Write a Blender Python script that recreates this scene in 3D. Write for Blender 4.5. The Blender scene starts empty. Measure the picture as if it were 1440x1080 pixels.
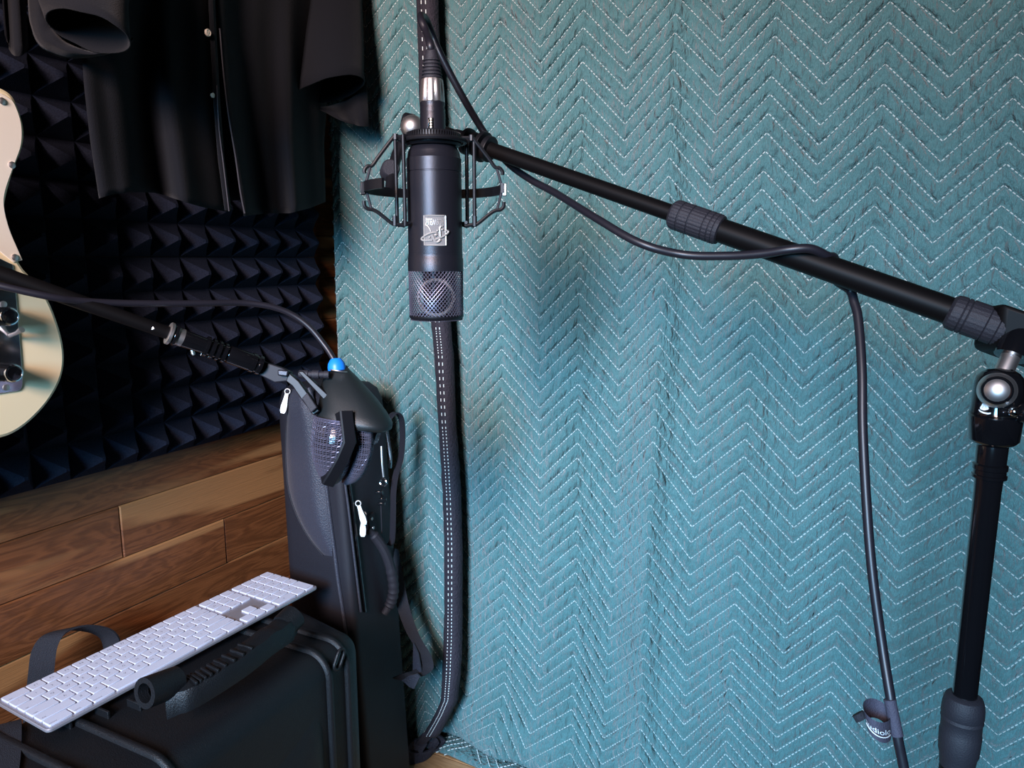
import bpy, bmesh, math, random
from mathutils import Vector, Matrix, noise
random.seed(7)
SC = bpy.context.scene
V = Vector
PI = math.pi

# ------------------------------------------------------------------ camera, world, light, exposure
FPX = 1040.0
YAW, PITCH = math.radians(26.8), math.radians(9.6)
CAM = V((0.95, 0.0, 0.93))
_f0 = V((-math.sin(YAW), math.cos(YAW), 0))
CR = V((math.cos(YAW), math.sin(YAW), 0))
CF = _f0 * math.cos(PITCH) - V((0, 0, 1)) * math.sin(PITCH)
CU = _f0 * math.sin(PITCH) + V((0, 0, 1)) * math.cos(PITCH)
cd = bpy.data.cameras.new('camera')
cd.sensor_width = 36.0
cd.lens = FPX / 1440.0 * 36.0
cd.clip_start = 0.01
cam = bpy.data.objects.new('camera', cd)
SC.collection.objects.link(cam)
cam.matrix_world = Matrix(((CR.x, CU.x, -CF.x, CAM.x), (CR.y, CU.y, -CF.y, CAM.y), (CR.z, CU.z, -CF.z, CAM.z), (0, 0, 0, 1)))
SC.camera = cam

w = bpy.data.worlds.new('world')
SC.world = w
w.use_nodes = True
w.node_tree.nodes['Background'].inputs[0].default_value = (0.62, 0.72, 1.0, 1)
w.node_tree.nodes['Background'].inputs[1].default_value = 0.012

def area(name, loc, target, sx, sy, power, col):
    ld = bpy.data.lights.new(name, 'AREA')
    ld.shape = 'RECTANGLE'
    ld.size, ld.size_y, ld.energy, ld.color = sx, sy, power, col
    o = bpy.data.objects.new(name, ld)
    SC.collection.objects.link(o)
    o.location = loc
    o.rotation_euler = (V(target) - V(loc)).to_track_quat('-Z', 'Y').to_euler()
    return o
# the high part of the window opposite the blankets, and an added low fill lamp that turns the lower blanket bluer
PW_A, PW_B = 14.5, 10.8
sun_ = area('window_daylight', (0.84, -1.45, 1.70), (0.12, 0.95, 0.98), 0.62, 0.60, PW_A, (1.0, 0.73, 0.67))
sun_.data.spread = math.radians(64)
blue_fill = area('blue_fill_light', (0.84, -1.40, 1.15), (0.58, 1.1, 0.25), 0.62, 0.50, PW_B, (0.26, 0.63, 1.0))
blue_fill.data.spread = math.radians(54)

SC.view_settings.view_transform = 'Standard'
SC.view_settings.look = 'None'
SC.view_settings.gamma = 1.0
SC.view_settings.use_curve_mapping = False
SC.view_settings.exposure = 0.0

# ------------------------------------------------------------------ measuring: photo pixel -> point in the room
def ray(px, py):
    return CF + CR * ((px - 720.0) / FPX) - CU * ((py - 540.0) / FPX)
def at(px, py, d):
    return CAM + ray(px, py) * d
def onx(px, py, x0):
    r = ray(px, py); return CAM + r * ((x0 - CAM.x) / r.x)
def ony(px, py, y0):
    r = ray(px, py); return CAM + r * ((y0 - CAM.y) / r.y)
def onz(px, py, z0):
    r = ray(px, py); return CAM + r * ((z0 - CAM.z) / r.z)
def onplane(px, py, p, n):
    r = ray(px, py); return CAM + r * ((p - CAM).dot(n) / r.dot(n))
def zat(P, py):
    """height of the point above/below P that the photo shows at row py"""
    lo, hi = -1.0, 3.0
    for _ in range(50):
        m = (lo + hi) / 2
        q = V((P.x, P.y, m)) - CAM
        y = 540 - FPX * q.dot(CU) / q.dot(CF)
        if y > py: lo = m
        else: hi = m
    return (lo + hi) / 2
def lerp(a, b, t): return a + (b - a) * t
def interp(tab, x):
    if x <= tab[0][0]:
        (x0, y0), (x1, y1) = tab[0], tab[1]
    elif x >= tab[-1][0]:
        (x0, y0), (x1, y1) = tab[-2], tab[-1]
    else:
        for i in range(len(tab) - 1):
            if tab[i][0] <= x <= tab[i + 1][0]:
                (x0, y0), (x1, y1) = tab[i], tab[i + 1]
                break
    return y0 + (y1 - y0) * (x - x0) / (x1 - x0)
def catmull(pts, n=8, closed=False):
    pts = [V(p) for p in pts]
    out = []
    m = len(pts)
    rng = range(m if closed else m - 1)
    for i in rng:
        if closed:
            p0, p1, p2, p3 = pts[(i - 1) % m], pts[i], pts[(i + 1) % m], pts[(i + 2) % m]
        else:
            p0, p1, p2, p3 = pts[max(i - 1, 0)], pts[i], pts[i + 1], pts[min(i + 2, m - 1)]
        for k in range(n):
            t = k / n
            out.append(0.5 * ((2 * p1) + (p2 - p0) * t + (2 * p0 - 5 * p1 + 4 * p2 - p3) * t * t + (3 * p1 - p0 - 3 * p2 + p3) * t ** 3))
    if not closed: out.append(pts[-1])
    return out
def cat2(pts, n=6, closed=False):
    return [(q.x, q.y) for q in catmull([V((a, b, 0)) for a, b in pts], n, closed)]
def perp(a):
    a = V(a).normalized()
    h = V((0, 0, 1)) if abs(a.z) < 0.9 else V((1, 0, 0))
    e1 = h.cross(a).normalized()
    return e1, a.cross(e1).normalized()

# ------------------------------------------------------------------ mesh building
class G:
    def __init__(s): s.v, s.f = [], []
    def add(s, vs, fs):
        b = len(s.v); s.v.extend([tuple(q) for q in vs]); s.f.extend([tuple(i + b for i in q) for q in fs]); return s
    def rings(s, rings, caps=True, closed_u=True):
        n = len(rings[0]); vs = [p for r in rings for p in r]; fs = []
        for i in range(len(rings) - 1):
            for j in range(n if closed_u else n - 1):
                k = (j + 1) % n
                fs.append((i * n + j, i * n + k, (i + 1) * n + k, (i + 1) * n + j))
        if caps and closed_u:
            fs.append(tuple(range(n))[::-1]); b = (len(rings) - 1) * n; fs.append(tuple(range(b, b + n)))
        return s.add(vs, fs)
    def tube(s, pts, r, n=8, closed=False):
        pts = [V(p) for p in pts]; m = len(pts)
        rad = (lambda i: r[i]) if isinstance(r, (list, tuple)) else (lambda i: r)
        tang = []
        for i in range(m):
            a, b = (pts[(i - 1) % m], pts[(i + 1) % m]) if closed else (pts[max(i - 1, 0)], pts[min(i + 1, m - 1)])
            d = b - a
            tang.append(d.normalized() if d.length > 1e-9 else V((0, 0, 1)))
        e1, _ = perp(tang[0])
        rings = []
        for i in range(m):
            t = tang[i]
            e1 = (e1 - t * e1.dot(t))
            e1 = e1.normalized() if e1.length > 1e-6 else perp(t)[0]
            e2 = t.cross(e1)
            rings.append([pts[i] + (e1 * math.cos(2 * PI * k / n) + e2 * math.sin(2 * PI * k / n)) * rad(i) for k in range(n)])
        if closed:
            rings.append(rings[0]); return s.rings(rings, caps=False)
        return s.rings(rings)
    def lathe(s, prof, o, ax, n=24):
        """prof: (distance along ax, radius)"""
        o, ax = V(o), V(ax).normalized(); e1, e2 = perp(ax)
        return s.rings([[o + ax * t + (e1 * math.cos(2 * PI * k / n) + e2 * math.sin(2 * PI * k / n)) * max(r, 1e-5) for k in range(n)] for t, r in prof])
    def ball(s, c, r, n=16, m=10):
        return s.lathe([(-r * math.cos(PI * i / m), r * math.sin(PI * i / m)) for i in range(m + 1)], c, (0, 0, 1), n)
    def torus(s, c, ax, R, r, n=32, m=8):
        e1, e2 = perp(ax)
        return s.tube([V(c) + (e1 * math.cos(2 * PI * k / n) + e2 * math.sin(2 * PI * k / n)) * R for k in range(n)], r, m, closed=True)
    def box(s, c, ex, ey, ez):
        """half-extent vectors"""
        c, ex, ey, ez = V(c), V(ex), V(ey), V(ez)
        vs = [c + ex * a + ey * b + ez * d for a in (-1, 1) for b in (-1, 1) for d in (-1, 1)]
        return s.add(vs, [(0, 1, 3, 2), (4, 6, 7, 5), (0, 4, 5, 1), (2, 3, 7, 6), (0, 2, 6, 4), (1, 5, 7, 3)])
    def prism(s, poly, ext):
        ext = V(ext); n = len(poly); poly = [V(p) for p in poly]
        vs = poly + [p + ext for p in poly]
        fs = [tuple(range(n))[::-1], tuple(range(n, 2 * n))] + [(i, (i + 1) % n, n + (i + 1) % n, n + i) for i in range(n)]
        return s.add(vs, fs)
    def ribbon(s, pts, wv, th, wd=None):
        """flat strap along pts; wv: half-width vector (or one per point); th: thickness"""
        pts = [V(p) for p in pts]; m = len(pts); rings = []
        for i in range(m):
            t = (pts[min(i + 1, m - 1)] - pts[max(i - 1, 0)]).normalized()
            h = V(wv[i]) if isinstance(wv, list) else V(wv)
            nn = t.cross(h).normalized() * (th / 2)
            rings.append([pts[i] + h + nn, pts[i] - h + nn, pts[i] - h - nn, pts[i] + h - nn])
        return s.rings(rings)
    def grid(s, rows):
        return s.rings(rows, caps=False, closed_u=False)
    def build(s, name, mat, parent=None, angle=38, bev=0, smooth=True, kind=None, label=None, solid=0):
        me = bpy.data.meshes.new(name)
        off = parent_loc(parent)
        me.from_pydata([(a - off.x, b - off.y, c - off.z) for a, b, c in s.v], [], s.f)
        me.update()
        bm = bmesh.new(); bm.from_mesh(me); bmesh.ops.recalc_face_normals(bm, faces=bm.faces); bm.to_mesh(me); bm.free()
        return link(name, me, mat, parent, angle, bev, smooth, kind, label, solid)
_wl = {}
def parent_loc(p):
    return _wl.get(p.name, V((0, 0, 0))) if p is not None else V((0, 0, 0))
def link(name, me, mat, parent=None, angle=38, bev=0, smooth=True, kind=None, label=None, solid=0):
    o = bpy.data.objects.new(name, me)
    SC.collection.objects.link(o)
    if mat is not None and not me.materials: me.materials.append(mat)
    if smooth:
        me.polygons.foreach_set('use_smooth', [True] * len(me.polygons)); me.set_sharp_from_angle(angle=math.radians(angle))
    if parent is not None:
        o.parent = parent
        _wl[o.name] = _wl.get(parent.name, V((0, 0, 0)))
        # children hold their points relative to their thing's base
    if bev:
        b = o.modifiers.new('bevel', 'BEVEL'); b.width = bev; b.segments = 3; b.limit_method = 'ANGLE'; b.angle_limit = math.radians(40)
    if solid:
        b = o.modifiers.new('solid', 'SOLIDIFY'); b.thickness = abs(solid); b.offset = -1 if solid > 0 else 1
    if kind: o['kind'] = kind
    if label: o['label'] = label
    return o
def thing(name, loc, label, cat, group=None):
    o = bpy.data.objects.new(name, None); SC.collection.objects.link(o)
    o.location = loc; o.empty_display_size = 0.05
    _wl[o.name] = V(loc)
    o['label'] = label; o['category'] = cat
    if group: o['group'] = group
    return o
def tag(o, label, cat, group=None):
    o['label'] = label; o['category'] = cat
    if group: o['group'] = group
    return o
def structure(o): o['kind'] = 'structure'; return o
def text_mesh(s, size, font_extr=0.0):
    cu = bpy.data.curves.new('txt', 'FONT'); cu.body = s; cu.size = size; cu.extrude = font_extr
    cu.align_x = 'CENTER'; cu.align_y = 'CENTER'; cu.resolution_u = 3
    to = bpy.data.objects.new('txt', cu); SC.collection.objects.link(to)
    dg = bpy.context.evaluated_depsgraph_get()
    me = bpy.data.meshes.new_from_object(to.evaluated_get(dg))
    vs = [V(q.co) for q in me.vertices]; fs = [tuple(p.vertices) for p in me.polygons]
    bpy.data.objects.remove(to); bpy.data.curves.remove(cu); bpy.data.meshes.remove(me)
    return vs, fs

# ------------------------------------------------------------------ materials
def mat(name, col, rough=0.5, metal=0.0, coat=0.0, bump=None, sheen=0.0, var=None, spec=0.5):
    m = bpy.data.materials.new(name); m.use_nodes = True
    nt = m.node_tree; b = nt.nodes['Principled BSDF']
    b.inputs['Base Color'].default_value = (*col, 1); b.inputs['Roughness'].default_value = rough
    b.inputs['Metallic'].default_value = metal; b.inputs['Coat Weight'].default_value = coat
    b.inputs['Sheen Weight'].default_value = sheen; b.inputs['Specular IOR Level'].default_value = spec
    tc = nt.nodes.new('ShaderNodeTexCoord')
    if var:                                     # colour mottling: (scale, other colour)
        n = nt.nodes.new('ShaderNodeTexNoise'); n.inputs['Scale'].default_value = var[0]; n.inputs['Detail'].default_value = 6
        mx = nt.nodes.new('ShaderNodeMix'); mx.data_type = 'RGBA'
        mx.inputs[6].default_value = (*col, 1); mx.inputs[7].default_value = (*var[1], 1)
        nt.links.new(tc.outputs['Object'], n.inputs['Vector'])
        r = nt.nodes.new('ShaderNodeMapRange'); r.inputs[1].default_value = 0.35; r.inputs[2].default_value = 0.68
        nt.links.new(n.outputs['Fac'], r.inputs[0]); nt.links.new(r.outputs[0], mx.inputs[0]); nt.links.new(mx.outputs[2], b.inputs['Base Color'])
    if bump:                                    # (scale, distance, (sx,sy,sz))
        mp = nt.nodes.new('ShaderNodeMapping'); mp.inputs['Scale'].default_value = bump[2] if len(bump) > 2 else (1, 1, 1)
        n = nt.nodes.new('ShaderNodeTexNoise'); n.inputs['Scale'].default_value = bump[0]; n.inputs['Detail'].default_value = 5
        bp = nt.nodes.new('ShaderNodeBump'); bp.inputs['Distance'].default_value = bump[1]; bp.inputs['Strength'].default_value = 1.0
        nt.links.new(tc.outputs['Object'], mp.inputs['Vector']); nt.links.new(mp.outputs[0], n.inputs['Vector'])
        nt.links.new(n.outputs['Fac'], bp.inputs['Height']); nt.links.new(bp.outputs[0], b.inputs['Normal'])
    return m
M = {}
M['blanket'] = mat('quilted_cloth', (0.073, 0.208, 0.216), 0.62, bump=(110, 0.020, (1.0, 1.0, 0.30)), sheen=0.25, var=(9, (0.086, 0.236, 0.246)))
M['thread'] = mat('thread', (0.80, 0.92, 0.90), 0.7)
M['binding'] = mat('binding_cloth', (0.024, 0.021, 0.032), 0.8, bump=(240, 0.003))
M['shirt'] = mat('black_cotton', (0.0052, 0.0062, 0.0088), 0.9, bump=(900, 0.0006), sheen=0.06, spec=0.15)
M['shirt_edge'] = mat('grey_seam', (0.05, 0.05, 0.06), 0.8)
M['foam'] = mat('acoustic_foam', (0.009, 0.0115, 0.0215), 0.95, bump=(700, 0.0012), var=(600, (0.016, 0.020, 0.035)), spec=0.12)
M['black'] = mat('black_metal', (0.006, 0.006, 0.008), 0.45, spec=0.35)
M['gloss'] = mat('gloss_black', (0.004, 0.004, 0.005), 0.12, coat=0.6)
M['satin'] = mat('satin_black_body', (0.020, 0.020, 0.027), 0.33, metal=0.45, bump=(2500, 0.0001))
M['tube'] = mat('black_tube', (0.0035, 0.003, 0.0032), 0.5, spec=0.12)
M['alu_dark'] = mat('grey_metal', (0.018, 0.018, 0.024), 0.55, spec=0.3)
M['rubber'] = mat('black_rubber', (0.014, 0.013, 0.019), 0.66, bump=(900, 0.0004))
M['cable'] = mat('cable_rubber', (0.011, 0.010, 0.015), 0.42)
M['steel'] = mat('steel', (0.66, 0.62, 0.60), 0.42, metal=1.0)
M['chrome'] = mat('chrome', (0.75, 0.75, 0.78), 0.10, metal=1.0)
M['wire'] = mat('grille_wire', (0.19, 0.18, 0.24), 0.42, metal=0.7)
M['pewter'] = mat('pewter', (0.52, 0.50, 0.47), 0.42, metal=0.55)
M['pewter_dark'] = mat('pewter_dark', (0.20, 0.19, 0.185), 0.7, spec=0.2)
M['case'] = mat('case_plastic', (0.0065, 0.007, 0.0085), 0.46, bump=(700, 0.0007), spec=0.4)
M['bag'] = mat('bag_nylon', (0.010, 0.0105, 0.017), 0.62, bump=(1100, 0.0006))
M['leather'] = mat('bag_leather', (0.030, 0.033, 0.050), 0.45, bump=(500, 0.0012), sheen=0.1)
M['tie'] = mat('tie_webbing', (0.055, 0.05, 0.075), 0.7, bump=(900, 0.0008))
M['webbing'] = mat('webbing', (0.013, 0.013, 0.019), 0.8, bump=(900, 0.0012))
M['cream'] = mat('cream_lacquer', (0.90, 0.76, 0.47), 0.28, coat=0.25, var=(5, (0.92, 0.79, 0.51)))
M['guard'] = mat('pickguard', (0.86, 0.78, 0.64), 0.35)
M['guard_edge'] = mat('pickguard_edge', (0.42, 0.36, 0.26), 0.4)
M['maple'] = mat('maple', (0.62, 0.40, 0.18), 0.35, bump=(30, 0.001, (1, 1, 8)))
M['key'] = mat('key_white', (0.66, 0.67, 0.78), 0.5)
M['alu'] = mat('aluminium', (0.46, 0.44, 0.48), 0.42, metal=0.6)
M['legend'] = mat('legend_grey', (0.22, 0.22, 0.27), 0.6)
M['blue'] = mat('blue_plastic', (0.01, 0.22, 0.85), 0.4)
M['white'] = mat('white_print', (0.85, 0.88, 0.90), 0.5)
M['mic_green'] = mat('mic_body_dark', (0.011, 0.014, 0.015), 0.42, bump=(1500, 0.0002))
M['backing'] = mat('wall_backing', (0.02, 0.012, 0.008), 0.9)

def wood(name, dark, mid, light, along):
    """planks: long grain along one axis, sapwood streaks, growth-ring swirls and knots; every plank its own cut of the pattern"""
    m = bpy.data.materials.new(name); m.use_nodes = True; nt = m.node_tree; N = nt.nodes.new; L = nt.links.new
    b = nt.nodes['Principled BSDF']
    tc = N('ShaderNodeTexCoord'); oi = N('ShaderNodeObjectInfo')
    cmb = N('ShaderNodeCombineXYZ')
    mul = N('ShaderNodeMath'); mul.operation = 'MULTIPLY'; mul.inputs[1].default_value = 13.7; L(oi.outputs['Random'], mul.inputs[0])
    for i in range(3): L(mul.outputs[0], cmb.inputs[i])
    ad = N('ShaderNodeVectorMath'); ad.operation = 'ADD'; L(tc.outputs['Object'], ad.inputs[0]); L(cmb.outputs[0], ad.inputs[1])
    def stretch(sv):
        mp = N('ShaderNodeMapping'); mp.inputs['Scale'].default_value = sv; L(ad.outputs[0], mp.inputs['Vector']); return mp.outputs[0]
    lo = [1.0, 1.0, 1.0]; lo[along] = 0.16
    n1 = N('ShaderNodeTexNoise'); n1.inputs['Scale'].default_value = 26; n1.inputs['Detail'].default_value = 4; n1.inputs['Distortion'].default_value = 1.6; L(stretch(lo), n1.inputs['Vector'])
    # rings: sine of the noise
    sn = N('ShaderNodeMath'); sn.operation = 'MULTIPLY'; sn.inputs[1].default_value = 46; L(n1.outputs['Fac'], sn.inputs[0])
    s2 = N('ShaderNodeMath'); s2.operation = 'SINE'; L(sn.outputs[0], s2.inputs[0])
    lo2 = [1.0, 1.0, 1.0]; lo2[along] = 0.03
    n2 = N('ShaderNodeTexNoise'); n2.inputs['Scale'].default_value = 420; n2.inputs['Detail'].default_value = 3; L(stretch(lo2), n2.inputs['Vector'])
    lo3 = [1.0, 1.0, 1.0]; lo3[along] = 0.10
    n3 = N('ShaderNodeTexNoise'); n3.inputs['Scale'].default_value = 20; n3.inputs['Detail'].default_value = 1; L(stretch(lo3), n3.inputs['Vector'])
    sap = N('ShaderNodeMapRange'); sap.inputs[1].default_value = 0.54; sap.inputs[2].default_value = 0.60; L(n3.outputs['Fac'], sap.inputs[0])
    cr = N('ShaderNodeMix'); cr.data_type = 'RGBA'; cr.inputs[6].default_value = (*dark, 1); cr.inputs[7].default_value = (*mid, 1)
    rm = N('ShaderNodeMapRange'); rm.inputs[1].default_value = -1; rm.inputs[2].default_value = 1; L(s2.outputs[0], rm.inputs[0])
    mm = N('ShaderNodeMath'); mm.operation = 'MULTIPLY_ADD'; mm.inputs[1].default_value = 0.55; L(rm.outputs[0], mm.inputs[0])
    m4 = N('ShaderNodeMath'); m4.operation = 'MULTIPLY'; m4.inputs[1].default_value = 0.75; L(n2.outputs['Fac'], m4.inputs[0]); L(m4.outputs[0], mm.inputs[2])
    L(mm.outputs[0], cr.inputs[0])
    c2 = N('ShaderNodeMix'); c2.data_type = 'RGBA'; c2.inputs[7].default_value = (*light, 1); L(cr.outputs[2], c2.inputs[6])
    sm = N('ShaderNodeMath'); sm.operation = 'MULTIPLY'; sm.inputs[1].default_value = 0.72; L(sap.outputs[0], sm.inputs[0]); L(sm.outputs[0], c2.inputs[0])
    # knots
    lo4 = [1.0, 1.0, 1.0]; lo4[along] = 0.6
    vo = N('ShaderNodeTexVoronoi'); vo.inputs['Scale'].default_value = 7.5; L(stretch(lo4), vo.inputs['Vector'])
    kn = N('ShaderNodeMapRange'); kn.inputs[1].default_value = 0.075; kn.inputs[2].default_value = 0.03; L(vo.outputs['Distance'], kn.inputs[0])
    c3 = N('ShaderNodeMix'); c3.data_type = 'RGBA'; c3.inputs[7].default_value = (dark[0] * 0.3, dark[1] * 0.3, dark[2] * 0.3, 1); L(c2.outputs[2], c3.inputs[6])
    km = N('ShaderNodeMath'); km.operation = 'MULTIPLY'; km.inputs[1].default_value = 0.8; L(kn.outputs[0], km.inputs[0]); L(km.outputs[0], c3.inputs[0])
    L(c3.outputs[2], b.inputs['Base Color'])
    b.inputs['Roughness'].default_value = 0.42
    bp = N('ShaderNodeBump'); bp.inputs['Distance'].default_value = 0.0012; bp.inputs['Strength'].default_value = 0.5; L(n2.outputs['Fac'], bp.inputs['Height']); L(bp.outputs[0], b.inputs['Normal'])
    return m
M['wood'] = wood('plank_wood', (0.095, 0.030, 0.010), (0.25, 0.085, 0.028), (0.52, 0.245, 0.092), 1)
M['floor_wood'] = wood('floor_wood', (0.36, 0.18, 0.075), (0.52, 0.28, 0.13), (0.62, 0.36, 0.18), 0)

# ------------------------------------------------------------------ the setting
fl = structure(G().box((1.05, -0.35, -0.035), (1.25, 0, 0), (0, 1.75, 0), (0, 0, 0.02)).build('floor', M['backing'], smooth=False))
fy = 0.62
k = 0
while fy < 1.28:                                # floor boards, running along the blanket wall
    edges = [-0.05, 0.17 + 0.31 * ((k * 7) % 5) / 5 + 0.25, 1.3, 2.2]
    for a, b in zip(edges[:-1], edges[1:]):
        G().box(((a + b) / 2, fy + 0.0375, -0.0075), ((b - a) / 2 - 0.0006, 0, 0), (0, 0.0369, 0), (0, 0, 0.0075)).build('plank', M['floor_wood'], fl, bev=0.0012)
    fy += 0.075; k += 1
structure(G().box((0.9, 1.285, 0.85), (1.1, 0, 0), (0, 0.015, 0), (0, 0, 0.87)).build('wall_back', M['backing'], smooth=False))
wl = structure(G().box((-0.03, 0.45, 0.85), (0.017, 0, 0), (0, 0.82, 0), (0, 0, 0.87)).build('wall_left', M['backing'], smooth=False))
joints = {0: [0.646], -1: [0.827], -2: [0.30, 1.02], 1: [0.05], 2: [1.0], 3: [0.74], 4: [1.083], 5: [0.6], 6: [0.9]}
for r_ in range(-7, 13):                        # wall planks, 7.75 cm wide, butted end to end
    z0 = 0.507 + 0.0775 * r_
    js = joints.get(r_, [0.2 + 0.5 * ((r_ * 5) % 3) / 3])
    ed = [-0.36] + js + [1.262]
    for a, b in zip(ed[:-1], ed[1:]):
        y0, y1, c = a + 0.0004, b - 0.0004, 0.0016
        za, zb = z0 + 0.0003, z0 + 0.0772
        dx = random.uniform(-0.0012, 0.0004)
        back = [V((-0.0125, y0, za)), V((-0.0125, y1, za)), V((-0.0125, y1, zb)), V((-0.0125, y0, zb))]
        mid = [V((dx - c, p.y, p.z)) for p in back]
        fr = [V((dx, y0 + c, za + c * 0.7)), V((dx, y1 - c, za + c * 0.7)), V((dx, y1 - c, zb - c * 1.5)), V((dx, y0 + c, zb - c * 1.5))]
        G().rings([back, mid, fr]).build('plank', M['wood'], wl, smooth=False)

# ------------------------------------------------------------------ acoustic foam: moulded pyramids, 6 x 6 to a panel
P5, PZ = 0.048, 0.0477
def foam_panel(y1, z0, label, ny=6, nz=6):
    g = G(); y0 = y1 - P5 * ny; x0, xb, xt = 0.0015, 0.016, 0.050
    def rnd(a): return random.uniform(-a, a)
    for i in range(ny):
        for j in range(nz):
            a, b, c, d = y0 + i * P5, y0 + (i + 1) * P5, z0 + j * PZ, z0 + (j + 1) * PZ
            ay, az, ax = (a + b) / 2 + rnd(0.002), (c + d) / 2 + rnd(0.002), xt + rnd(0.002)
            q = 0.0022                          # blunt tip
            m_ = [V((xb, a, c)), V((xb, b, c)), V((xb, b, d)), V((xb, a, d))]
            t_ = [V((ax, ay - q, az - q)), V((ax, ay + q, az - q)), V((ax, ay + q, az + q)), V((ax, ay - q, az + q))]
            h_ = [(p * 0.5 + s_ * 0.5) - V((0.0018, 0, 0)) for p, s_ in zip(m_, t_)]
            vs = m_ + h_ + t_
            fs = [(8, 9, 10, 11)]
            for r in (0, 4):
                for e in range(4): fs.append((r + e, r + (e + 1) % 4, r + 4 + (e + 1) % 4, r + 4 + e))
            g.add(vs, fs)
    yb = y0 + P5 * ny; zt = z0 + PZ * nz
    bk = [V((x0, y0, z0)), V((x0, yb, z0)), V((x0, yb, zt)), V((x0, y0, zt))]
    ft = [V((xb, p.y, p.z)) for p in bk]
    g.add(bk + ft, [(3, 2, 1, 0)] + [(e, (e + 1) % 4, 4 + (e + 1) % 4, 4 + e) for e in range(4)])
    return tag(g.build('foam_panel', M['foam'], smooth=False), label, 'foam panel', 'acoustic foam panels on the plank wall')
zf = 0.646
foam_panel(1.053, zf, 'charcoal pyramid foam panel at the corner, behind the tilted microphone and its cable')
foam_panel(0.764, zf, 'charcoal pyramid foam panel under the shirt, crossed by the thin microphone boom')
foam_panel(0.475, zf, 'charcoal pyramid foam panel behind the cream guitar body')
foam_panel(1.053, zf + 0.2872, 'charcoal pyramid foam panel mostly hidden by the black shirt, beside the green blanket', nz=8)
foam_panel(0.764, zf + 0.2872, 'charcoal pyramid foam panel between the guitar and the black shirt hem', nz=8)
foam_panel(0.475, zf + 0.2872, 'charcoal pyramid foam panel above and behind the guitar pickguard', nz=8)

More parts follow.
